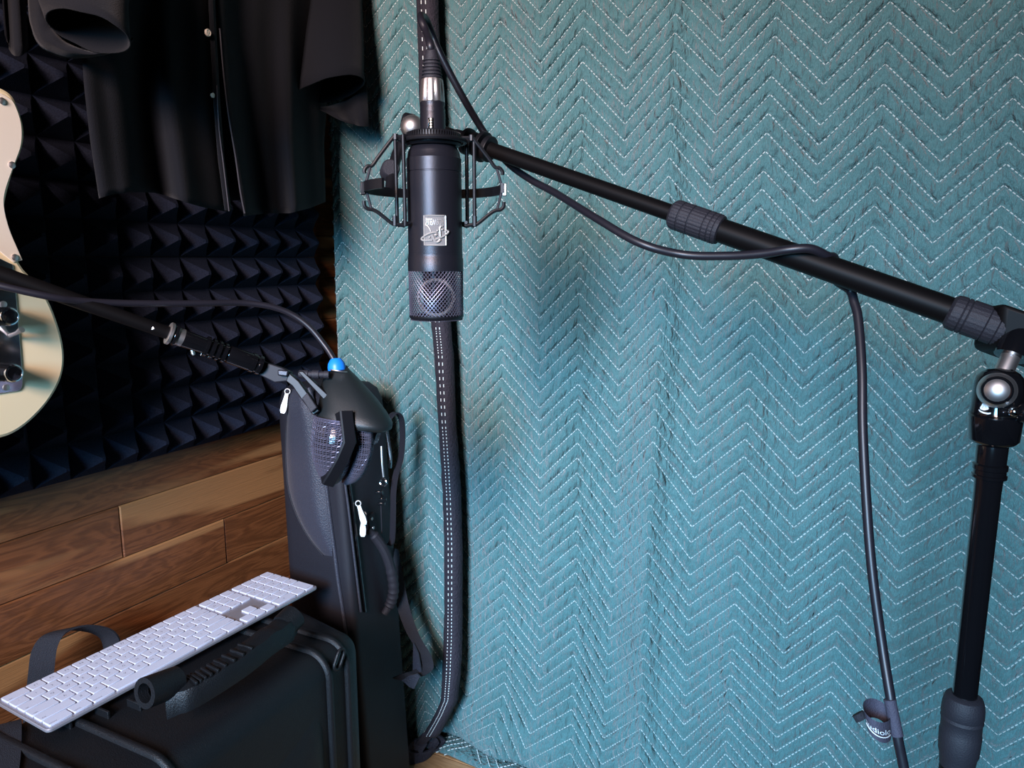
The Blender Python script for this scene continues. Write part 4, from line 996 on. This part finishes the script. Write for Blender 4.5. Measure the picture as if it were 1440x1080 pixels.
# grille: two sets of crossing wires over a dark core, a capsule ring inside
zg0, zg1 = zm(449), zm(380); Rg = 0.0264
core = G().lathe([(zg0 + 0.002, 0), (zg0 + 0.002, 0.013), (zg1, 0.013), (zg1, 0)], MCB, (0, 0, 1), 36).build('grille_core', M['gloss'], mic)
wires = G(); nW = 46
for sg in (-1, 1):
    for i in range(nW):
        a0 = 2 * PI * i / nW; pts = []
        for q in range(9):
            t = q / 8; a = a0 + sg * t * 1.45
            pts.append(MCB + V((math.cos(a) * Rg, math.sin(a) * Rg, lerp(zg1, zg0 + 0.004, t))))
        wires.tube(pts, 0.00038, 4)
for i in range(-16, 17):                         # flat end
    for sg in (0, 1):
        d = i * 0.0016; L_ = math.sqrt(max(0, 0.0255 ** 2 - d * d))
        if L_ > 0.002:
            a = PI / 4 + sg * PI / 2 + 0.3; e1 = V((math.cos(a), math.sin(a), 0)); e2 = V((-math.sin(a), math.cos(a), 0))
            wires.tube([MCB + e1 * -L_ + e2 * d + V((0, 0, zg0)), MCB + e1 * L_ + e2 * d + V((0, 0, zg0))], 0.00042, 4)
wires.build('grille_mesh', M['wire'], mic, kind='stuff')
rimg = G()
rimg.rings([[MCB + V((math.cos(2 * PI * k / 48) * r, math.sin(2 * PI * k / 48) * r, z)) for k in range(48)] for z, r in [(zg0 + 0.0046, Rg + 0.0003), (zg0 + 0.003, Rg + 0.0003), (zg0 + 0.0008, Rg - 0.0008), (zg0 - 0.0002, Rg - 0.0022)]], caps=False)
rimg.build('grille_rim', M['black'], mic)
mv = V((CAM.x - MC.x, CAM.y - MC.y, 0)).normalized()
cpt = V((MC.x, MC.y, zm(417))) + mv * 0.0236
capr = G(); capr.torus(MCB + V((0, 0, zm(417))) + mv * 0.0180, mv, 0.0168, 0.0017, 40, 8)
capr.build('capsule_ring', M['pewter_dark'], mic)
# badge wrapped on the body
def mwrap(u, v, lift):
    """u to the right, v up, metres from the badge's centre"""
    a = u / R0; e = mv * math.cos(a) + CRh * math.sin(a)
    return V((MC.x, MC.y, zm(325.5) + v)) + e * (R0 + lift)
CRh = V((-mv.y, mv.x, 0)); CRh = CRh if CRh.dot(CR) > 0 else -CRh
S_ = 0.72 / FPX                                  # metres per photo pixel here
def bz(x, y): return ((x / 15.43 + 580 - 612.2) * S_, -(y / 15.43 + 295 - 325.0) * S_)
def plate(x0, y0, x1, y1, l0, l1, name, m_):
    g = G(); rows0, n = [], 10
    for lift in (l0, l1):
        rows0.append([mwrap(lerp(x0, x1, i / n), y0, lift) for i in range(n + 1)] + [mwrap(lerp(x1, x0, i / n), y1, lift) for i in range(n + 1)])
    top = rows0[1]; g.add(rows0[0] + rows0[1], [(i, (i + 1) % 22, 22 + (i + 1) % 22, 22 + i) for i in range(22)])
    g.add(top, [(i, i + 1, 20 - i, 21 - i) for i in range(n)])
    return g.build(name, M[m_], mic, smooth=False)
bx0, by0 = bz(272, 160); bx1, by1 = bz(718, 766)
bp_ = plate(bx0, by1, bx1, by0, -0.0006, 0.0006, 'badge', 'pewter_dark')
fr_ = G()
fr_.tube([mwrap(a, b, 0.0008) for a, b in [(lerp(bx0, bx1, i / 8), by0) for i in range(9)] + [(bx1, lerp(by0, by1, i / 4)) for i in range(1, 5)] + [(lerp(bx1, bx0, i / 8), by1) for i in range(1, 9)] + [(bx0, lerp(by1, by0, i / 4)) for i in range(1, 4)]], 0.00075, 6, closed=True)
fr_.build('badge_border', M['pewter'], bp_)
vs, fs = text_mesh('ROSWELL', 0.0045, 0.00035)
xs = [q.x for q in vs]; ys = [q.y for q in vs]; wT, hT = max(xs) - min(xs), max(ys) - min(ys)
tx0, ty0 = bz(335, 225); tx1, ty1 = bz(682, 352)
G().add([mwrap((tx0 + tx1) / 2 - q.x / wT * (tx1 - tx0), (ty0 + ty1) / 2 - (q.y - (max(ys) + min(ys)) / 2) / hT * (ty0 - ty1), 0.0009 + q.z) for q in vs], fs).build('badge_lettering', M['pewter'], bp_, smooth=False)
lg = G()
def stroke(pts, r): lg.tube(catmull([mwrap(*bz(a, b), 0.0012) for a, b in pts], 6), r, 6)
stroke([(322, 215), (326, 300), (312, 350), (345, 372), (385, 430), (410, 490)], 0.00075)
stroke([(432, 545), (460, 600), (490, 675), (520, 705), (560, 690), (590, 662)], 0.0011)
stroke([(530, 505), (470, 505), (400, 520), (300, 565), (215, 625), (235, 662), (300, 672), (440, 664)], 0.0009)
stroke([(470, 660), (540, 635), (640, 595), (720, 545), (770, 490), (750, 465), (700, 480)], 0.0009)
stroke([(650, 380), (615, 378), (592, 420), (595, 500), (597, 585)], 0.0009)
stroke([(490, 570), (530, 545)], 0.0012); stroke([(560, 680), (600, 650)], 0.0012)
for a, b in [(542, 465), (640, 445), (705, 492), (380, 602)]: lg.ball(mwrap(*bz(a, b), 0.0012), 0.0010, 10, 6)
lg.build('badge_emblem', M['pewter'], bp_)
# ------------------------------------------------------------------ shock mount
zr = zm(265)
sm = thing('shock_mount', V((MC.x, MC.y, zm(318))), 'black spider shock mount with hooked arms and a flat ring around the upright microphone', 'shock mount')
G().lathe([(zm(206), 0.0195), (zm(206), 0.0245), (zm(203), 0.0262), (zm(198), 0.0262), (zm(187), 0.0230), (zm(186), 0.0225), (zm(186), 0.0130)], MCB, (0, 0, 1), 60).build('clamp_nut', M['black'], sm)
g = G()
for k in range(60):
    a = 2 * PI * k / 60; e = V((math.cos(a), math.sin(a), 0)); t = V((-e.y, e.x, 0))
    g.box(MCB + e * 0.0246 + V((0, 0, (zm(197) + zm(188)) / 2)), e * 0.0012, t * 0.0006, V((0, 0, (zm(188) - zm(197)) / 2)))
g.build('nut_knurling', M['black'], sm)
G().torus(V((MC.x, MC.y, zm(199))), (0, 0, 1), 0.0300, 0.0022, 48, 8).build('cage_ring', M['black'], sm)
Ro = 0.0672; n = 72
th0 = math.atan2(CRh.y, CRh.x)
def circ(r, deg, z): return MCB + V((math.cos(th0 + math.radians(deg)) * r, math.sin(th0 + math.radians(deg)) * r, z))
rr = []
for k in range(n + 1):                           # open at the front
    d_ = lerp(-10, 226, k / n); rr.append([circ(Ro, d_, zr - 0.0045), circ(Ro, d_, zr + 0.0045), circ(Ro - 0.003, d_, zr + 0.0045), circ(Ro - 0.003, d_, zr - 0.0045)])
G().rings(rr).build('outer_ring', M['black'], sm, angle=40)
G().tube([circ(0.0305, lerp(-12, 192, k / 40), zm(313)) for k in range(41)], 0.0016, 8).build('cage_ring', M['black'], sm)
for a_ in (-6, 88, 186):
    e = V((math.cos(th0 + math.radians(a_)), math.sin(th0 + math.radians(a_)), 0)); t = V((-e.y, e.x, 0))
    def q(r, py, s=0.0): return MCB + e * r + t * s + V((0, 0, zm(py)))
    arm = G().tube(catmull([q(0.0225, 194), q(0.036, 194), q(0.0385, 196), q(0.052, 222), q(0.0585, 235), q(0.0625, 236), q(0.0655, 241), q(0.0655, 246)], 4), 0.0018, 8)
    arm.tube([q(0.036, 190), q(0.036, 198)], 0.0026, 8); arm.build('upper_hook', M['black'], sm)
    arm = G().tube(catmull([q(0.0290, 318), q(0.036, 316), q(0.041, 315), q(0.053, 301), q(0.0590, 296), q(0.0635, 295), q(0.0665, 291), q(0.0670, 284)], 4), 0.0018, 8)
    arm.tube([q(0.0385, 304), q(0.0385, 318)], 0.0024, 8); arm.build('lower_hook', M['black'], sm)
    G().tube([q(0.0600, 236), q(0.0650, 262), q(0.0650, 268), q(0.0600, 297)], 0.0013, 8).build('elastic_cord', M['rubber'], sm)
    G().box(q(0.0675, 267), e * 0.0022, t * 0.0034, V((0, 0, 0.0060))).build('cord_clip', M['steel'] if a_ == -6 else M['black'], sm, bev=0.0008)
for a_, r_ in ((184, 0.0362), (216, 0.0345), (-4, 0.0385), (24, 0.0350), (90, 0.0330)):
    G().tube([circ(r_, a_, zm(195)), circ(r_, a_, zm(319))], 0.0019, 10).build('cage_rod', M['black'], sm)
    G().tube([circ(0.0295, a_, zm(197)), circ(r_, a_, zm(196))], 0.0019, 8).build('cage_link', M['black'], sm)
    G().tube([circ(0.0285, a_, zm(315)), circ(r_, a_, zm(318))], 0.0016, 8).build('cage_link', M['black'], sm)
# ring arm and swivel joined to the end of the boom
ke = bpt(604)
pk_ = MCB + (-CRh * 0.045 - mv * 0.050) + V((0, 0, zr))
G().lathe([(-0.009, 0), (-0.009, 0.0095), (0.009, 0.0095), (0.011, 0.008), (0.011, 0)], at(548, 240, 0.775), V((CR * 0.3 - CF)).normalized(), 28).build('swivel_knob', M['rubber'], sm)
G().tube(catmull([pk_, at(556, 225, 0.785), at(572, 196, 0.80), ke + CF * 0.0], 5), 0.0062, 10).build('swivel_arm', M['black'], sm)
G().ball(at(580, 179, 0.795), 0.0128, 24, 14).build('swivel_ball', M['steel'], sm)
G().lathe([(0, 0.009), (0.002, 0.0108), (0.012, 0.0108), (0.014, 0.009)], at(566, 172, 0.80), V((CR * 0.93 + CU * 0.2 * -1)).normalized(), 24).build('swivel_collar', M['black'], sm)
# clutch pieces where the boom meets the mount
for t0, t1, r in ((655, 660, 0.0140), (664, 669, 0.0120), (676, 681, 0.0160), (684, 690, 0.0135)):
    L_ = (bpt(t1) - bpt(t0)).length
    G().lathe([(0, 0), (0, r), (L_, r), (L_, 0)], bpt(t0) , BD, 24).build('boom_locknut', M['black'], stand, bev=0.0006)
G().tube([at(640, 188, 0.79), at(658, 193, 0.79)], 0.0052, 10).build('boom_end', M['black'], stand)

# ------------------------------------------------------------------ cable of the upright microphone
cbx = thing('microphone_cable', V((MC.x, MC.y, zm(190))), 'black cable with ribbed plug, wound along the boom and hanging down to the floor', 'cable')
cx = lambda py: V((MC.x + 0, MC.y, zm(py)))
CO = CRh * -0.0005
G().lathe([(zm(188), 0.0118), (zm(160), 0.0120), (zm(158), 0.0116), (zm(155), 0.0120), (zm(152), 0.0112), (zm(147), 0.0118), (zm(145), 0.0118), (zm(145), 0)], MCB + CO, (0, 0, 1), 36).build('plug_shell', M['satin'], cbx)
n = 40; rr = []
for py, r, f_ in [(145, 0.0108, 0), (144, 0.0118, 1), (128, 0.0112, 1), (114, 0.0104, 1), (112, 0.0098, 0)]:
    rr.append([MCB + CO + V((math.cos(2 * PI * k / n), math.sin(2 * PI * k / n), 0)) * (r - (0.0011 if f_ and k % 5 == 0 else 0)) + V((0, 0, zm(py))) for k in range(n)])
G().rings(rr).build('plug_grip', M['steel'], cbx, angle=50)
prof = [(zm(113), 0.0)]
for i in range(6):
    p0 = 112 - i * 5.0; r = 0.0100 - i * 0.0004
    prof += [(zm(p0), r - 0.0012), (zm(p0 - 1), r), (zm(p0 - 3), r), (zm(p0 - 4), r - 0.0013)]
prof += [(zm(80), 0.0066), (zm(70), 0.0048), (zm(68), 0)]
G().lathe(prof, MCB + CO, (0, 0, 1), 28).build('strain_relief', M['rubber'], cbx)
sl = V((MC.x, MC.y, 0)) + mv * 0.0117 + V((0, 0, (zm(184) + zm(169)) / 2)) - CRh * 0.0022
G().box(sl, CRh * 0.0026, mv * 0.0006, V((0, 0, (zm(169) - zm(184)) / 2))).build('plug_latch', M['gloss'], cbx, bev=0.0004)
g = G()
for i in range(4): g.ball(sl + mv * 0.0008 + V((0, 0, (i - 1.5) * 0.0024)), 0.0012, 10, 6)
g.build('latch_studs', M['guard'], cbx)
cpts = [cx(74) + CO, cx(60) - CRh * 0.002, at(600, 46, 0.722), at(593, 30, 0.727), at(592, 22, 0.742), at(599, 28, 0.760), at(609, 52, 0.772), at(621, 80, 0.775), at(650, 135, 0.790), at(682, 188, 0.812), at(712, 227, 0.806), at(745, 252, 0.785), at(782, 272, 0.755), at(840, 308, 0.705), at(900, 342, 0.675), at(960, 358, 0.668), at(1020, 360, 0.650), at(1070, 357, 0.632), at(1110, 351, 0.618), at(1140, 350, 0.614), at(1163, 360, 0.618)]
wr = bpt(1180); cpts += [wr + CU * 0.0125 + CF * 0.009, bpt(1186) - CU * 0.002 + CF * 0.0160, at(1195, 408, 0.634), at(1201, 425, 0.630), at(1207, 450, 0.624), at(1212, 520, 0.612), at(1213, 600, 0.604), at(1218, 700, 0.596), at(1226, 800, 0.588), at(1240, 905, 0.578), at(1253, 985, 0.566), at(1262, 1035, 0.562), at(1267, 1060, 0.561), at(1272, 1085, 0.560), at(1276, 1110, 0.559)]
e_ = cpts[-1]
cpts += [e_ + V((0.001, 0, -0.02)), e_ + V((0.002, 0, -0.05)), e_ + V((0.002, 0, -0.11)), e_ + V((0, 0.002, -0.22)), e_ + V((-0.002, 0.006, -0.34)), V((e_.x - 0.006, e_.y + 0.015, 0.09)), V((e_.x - 0.02, e_.y + 0.03, 0.025)), V((e_.x - 0.05, e_.y + 0.05, 0.0055)), V((e_.x - 0.13, e_.y + 0.06, 0.0055)), V((e_.x - 0.26, e_.y + 0.0, 0.0055))]
G().tube(catmull(cpts, 8), 0.0039, 10).build('cable_cord', M['cable'], cbx, angle=60)
# hook and loop tie on the hanging cable
tie = thing('cable_tie', at(1236, 1010, 0.562), 'small black looped cable tie with white lettering around the hanging cable', 'cable tie')
ca = [at(1251, 983, 0.5655), at(1262, 1035, 0.5615)]
ax_ = (ca[1] - ca[0])
G().lathe([(0, 0.0036), (0.0002, 0.0044), (ax_.length - 0.0002, 0.0044), (ax_.length, 0.0036)], ca[0], ax_, 20).build('tie_wrap', M['tie'], tie)
def tloop(t, v, lift=0.0):
    """t along the loop 0..1 (right side by the cable, over the back, left end, front), v across the band 0 (top) .. 1"""
    a = 2 * PI * t
    x = 1234 + 19.5 * math.cos(a) - 1.0; dep = 0.563 + 0.0115 * math.sin(a) + lift * math.sin(a)
    y = 999 - 15.5 * math.sin(a) + 7 * math.cos(a)
    dn = (28 + 2 * math.cos(a)) * v
    return at(x + dn * 0.10 - 2.2 * v * math.cos(a), y + dn, dep)
nT = 40
tb = G().grid([[tloop(i / nT, v / 3) for v in range(4)] for i in range(nT + 1)]).build('tie_band', M['tie'], tie, angle=60)
vs, fs = text_mesh('audiolo', 0.0048)
xs = [q.x for q in vs]; x0_, x1_ = min(xs), max(xs)
def tw(u, v): return tloop(lerp(0.555, 0.93, u), v, 0.0012) - CF * 0.0006
G().add([tw((q.x - x0_) / (x1_ - x0_), 0.50 - q.y / 0.0048 * 0.36) for q in vs], fs).build('tie_lettering', M['white'], tie, smooth=False)
G().tube([tw(u / 12, 0.70 + 0.03 * math.sin(u / 12 * PI)) for u in range(13)], 0.00045, 5).build('tie_underline', M['white'], tie)
G().tube([at(1206, 1003, 0.570), at(1212, 1012, 0.568)], 0.0050, 10).build('tie_tail', M['webbing'], tie)

# ------------------------------------------------------------------ tilted microphone on the thin boom at the left
bs = thing('microphone_boom', at(240, 467, 0.78), 'thin black microphone boom crossing the guitar, ending in a stepped adapter and bracket', 'microphone boom')
def ap(t):                                       # along the left boom, t = photo column
    k = t / 400.0; inv = lerp(1 / 0.66, 1 / 0.815, k)
    return at(t, 385 + 0.352 * t, 1 / inv)
AD = (ap(380) - ap(0)).normalized(); aL = lambda a, b: (ap(b) - ap(a)).length
G().lathe([(0, 0), (0, 0.0082), (aL(-330, 238), 0.0066), (aL(-330, 238), 0)], ap(-330), AD, 18).build('boom_tube', M['tube'], bs)
def aseg(prof, t0, name, m_, n=28): return G().lathe(prof, ap(t0), AD, n).build(name, M[m_], bs)
L1 = aL(244, 300)
aseg([(0, 0), (0, 0.0105), (0.0006, 0.0114), (0.0032, 0.0114), (0.0040, 0.0105), (0.0040, 0.0)], 236, 'locknut', 'steel')
aseg([(0, 0), (0, 0.0105), (0.001, 0.0110), (0.0028, 0.0110), (0.0034, 0.0100), (0.0034, 0.0)], 243.5, 'locknut', 'gloss')
aseg([(0, 0), (0, 0.0092), (0.010, 0.0090), (0.010, 0)], 247, 'adapter_sleeve', 'steel')
aseg([(0, 0), (0, 0.0092), (0.026, 0.0082), (0.026, 0)], 257, 'adapter_body', 'gloss')
pr = [(0, 0)]
for i in range(4): pr += [(i * 0.0062, 0.0085), (i * 0.0062 + 0.0002, 0.0108), (i * 0.0062 + 0.0028, 0.0108), (i * 0.0062 + 0.003, 0.0085)]
pr += [(0.0255, 0.0085), (0.0255, 0)]
aseg(pr, 288, 'adapter_rings', 'gloss')
aseg([(0, 0), (0, 0.0085), (0.002, 0.0096), (0.026, 0.0096), (0.026, 0.0105), (0.030, 0.0105), (0.0305, 0.0092), (0.033, 0.0092), (0.0335, 0.0105), (0.037, 0.0105), (0.038, 0.008), (0.038, 0)], 319, 'adapter_body', 'gloss')
G().lathe([(0, 0.0018), (0.004, 0.0022), (0.006, 0.0014)], at(270, 492, 0.783), V((CU * -1 + CR * 0.3)), 10).build('set_screw', M['steel'], bs)
G().lathe([(0, 0.0020), (0.0012, 0.0016), (0.0014, 0)], ap(219) - CF * 0.0066, -CF, 12).build('rivet', M['steel'], bs)
# flat bracket and its two arms down to the microphone
G().prism([at(366, 507, 0.80), at(396, 517, 0.802), at(408, 523, 0.803), at(404, 536, 0.803), at(386, 538, 0.803), at(360, 525, 0.80)], CF * 0.012).build('bracket_plate', M['alu_dark'], bs, bev=0.0012)
G().prism([at(390, 519.5, 0.795), at(406, 521, 0.796), at(404, 530, 0.796), at(390, 528, 0.795)], CF * 0.006).build('bracket_clip', M['satin'], bs, bev=0.0015)
G().prism([at(406, 524, 0.80), at(420, 536, 0.80), at(434, 555, 0.80), at(449, 578, 0.80), at(440, 584, 0.80), at(424, 562, 0.80), at(411, 543, 0.80), at(402, 536, 0.80)], CF * 0.010).build('bracket_arm', M['black'], bs, bev=0.001)
G().prism([at(424, 560, 0.793), at(432, 552, 0.793), at(446, 573, 0.793), at(437, 581, 0.793)], CF * 0.006).build('arm_clip', M['rubber'], bs, bev=0.0012)
G().prism([at(418, 522, 0.81), at(426, 522, 0.81), at(462, 556, 0.81), at(455, 562, 0.81)], CF * 0.008).build('bracket_arm', M['black'], bs, bev=0.001)
g = G(); g.lathe([(0, 0.003), (0, 0.0046), (0.010, 0.0046), (0.0105, 0.0036), (0.014, 0.0036), (0.0145, 0.0048), (0.022, 0.0048), (0.0225, 0.0036), (0.027, 0.0036), (0.0275, 0.0044), (0.033, 0.0044), (0.033, 0)], at(421, 526, 0.815), (at(465, 527, 0.815) - at(421, 526, 0.815)), 16)
g.build('pivot_bolt', M['rubber'], bs)
# the microphone: tapered body, wide shoulders, faceted mesh head with a bent frame bar
tm = thing('condenser_microphone', at(478, 600, 0.82), 'black faceted condenser microphone with mesh head and blue cable ring, tilted before the instrument bag', 'microphone')
def sect(cx_, cy_, a, b, d, sp, tl=0, n=40, pw=2.6):
    r = []
    for k in range(n):
        t = 2 * PI * k / n; c, s = math.cos(t), math.sin(t)
        x = a * math.copysign(abs(c) ** (2 / pw), c); y = math.copysign(abs(s) ** (2 / pw), s)
        ct, st_ = math.cos(math.radians(tl)), math.sin(math.radians(tl))
        yy = b * y
        r.append(at(cx_ + x * ct - yy * st_, cy_ + x * st_ + yy * ct, d + sp * y * -1))
    return r
body = [sect(477, 516, 12, 3, 0.835, 0.010), sect(477, 521, 15, 4, 0.835, 0.012), sect(479, 531, 23, 6, 0.834, 0.018), sect(484, 545, 33, 7, 0.831, 0.024, 4), sect(491, 560, 41, 8, 0.829, 0.028, 6), sect(496, 575, 49, 9, 0.826, 0.031, 8), sect(499, 586, 54, 9, 0.824, 0.032, 10), sect(498, 592, 54, 8, 0.823, 0.031, 10), sect(495, 596, 50, 8, 0.823, 0.029, 10)]
G().rings(body).build('body', M['mic_green'], tm, angle=60)
G().lathe([(0, 0), (0, 0.0098), (0.004, 0.0100), (0.008, 0.0092), (0.012, 0.0068), (0.0135, 0.0055), (0.0135, 0)], at(474, 521, 0.829), CU * 1.0 - CR * 0.10, 28).build('cable_ring', M['blue'], tm)
G().torus(at(476, 521.5, 0.828), CU + CR * 0.15, 0.0098, 0.0010, 28, 6).build('ring_seat', M['steel'], tm)
# head: two mesh shells either side of the bent bar
HL = [sect(474, 588, 32, 4, 0.815, 0.030, 8), sect(470, 604, 31, 5, 0.812, 0.031, 8), sect(467, 625, 30, 6, 0.812, 0.031, 8), sect(466, 645, 27, 6, 0.813, 0.029, 8), sect(466, 660, 22, 6, 0.815, 0.025, 8), sect(465, 672, 15, 5, 0.817, 0.018, 8), sect(464, 678, 8, 3, 0.819, 0.008, 8)]
HR = [sect(510, 600, 16, 5, 0.828, 0.026, 8), sect(510, 625, 15.5, 5, 0.829, 0.026, 8), sect(507, 645, 14, 5, 0.830, 0.025, 8), sect(500, 662, 13, 5, 0.831, 0.022, 10), sect(492, 673, 10, 4, 0.832, 0.016, 12), sect(486, 679, 5, 2, 0.833, 0.008, 12)]
def meshed(H, name, rows_n, step):
    # dense sections for the wires
    cols_ = len(H[0]); dense = []
    lines = [catmull([h[k] for h in H], 8) for k in range(cols_)]
    m_ = len(lines[0]); g = G(); c = sum((p for l in lines for p in l), V((0, 0, 0))) / (m_ * cols_)
    for i in range(0, m_, 1): g.tube([lines[k][i] for k in range(cols_)], 0.00050, 4, closed=True)
    for k in range(0, cols_, step): g.tube(lines[k], 0.00042, 4)
    for k in range(0, cols_, step):
        g.tube([lines[(k + i // 3) % cols_][i] for i in range(m_)], 0.00036, 4)
    g.build(name, M['wire'], tm, kind='stuff')
    inner = [[c + (p - c) * 0.93 for p in h] for h in H]
    G().rings(inner).build('head_core', M['gloss'], tm, angle=70)
meshed(HL, 'mesh_shell', 40, 1); meshed(HR, 'mesh_shell', 30, 1)
bar = [at(487, 578, 0.788), at(489.5, 600, 0.785), at(492, 622, 0.784), at(482, 646, 0.786), at(470, 668, 0.790), at(461, 682, 0.796)]
wv = [CR * 0.0062 + CF * 0.004] * 3 + [CR * 0.0056 + CF * 0.004 - CU * 0.0022] * 3
bq = []
for i, p in enumerate(bar):
    h = wv[i]; t = (bar[min(i + 1, 5)] - bar[max(i - 1, 0)]).normalized(); nn = t.cross(h).normalized(); nn = nn if nn.dot(CF) < 0 else -nn
    dp = 0.034 if i < 5 else 0.022
    bq.append([p + h + nn * 0.0, p + h * 0.8 + nn * 0.0016, p - h * 0.8 + nn * 0.0016, p - h, p - h - nn * dp, p + h - nn * dp])
G().rings(bq).build('frame_bar', M['black'], tm, angle=25)
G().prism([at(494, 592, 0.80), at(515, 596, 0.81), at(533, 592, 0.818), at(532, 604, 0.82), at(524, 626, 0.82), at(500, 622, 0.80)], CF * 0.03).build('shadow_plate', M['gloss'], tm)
# its cable along the boom
c2 = thing('microphone_cable', at(250, 428, 0.78), 'grey-black cable draped along the thin boom to the blue ring of the tilted microphone', 'cable')
pts = [at(-260, 330, 0.60), at(-120, 372, 0.63), at(-20, 397, 0.648), at(40, 411, 0.664), at(80, 419, 0.678), at(110, 423, 0.692), at(160, 426, 0.715), at(220, 427, 0.742), at(290, 426.5, 0.775), at(340, 426, 0.80), at(380, 431, 0.815), at(410, 442, 0.825), at(435, 460, 0.83), at(456, 485, 0.832), at(468, 503, 0.830), at(473, 514, 0.829)]
G().tube(catmull(pts, 8), 0.0034, 10).build('cable_cord', M['cable'], c2, angle=60)
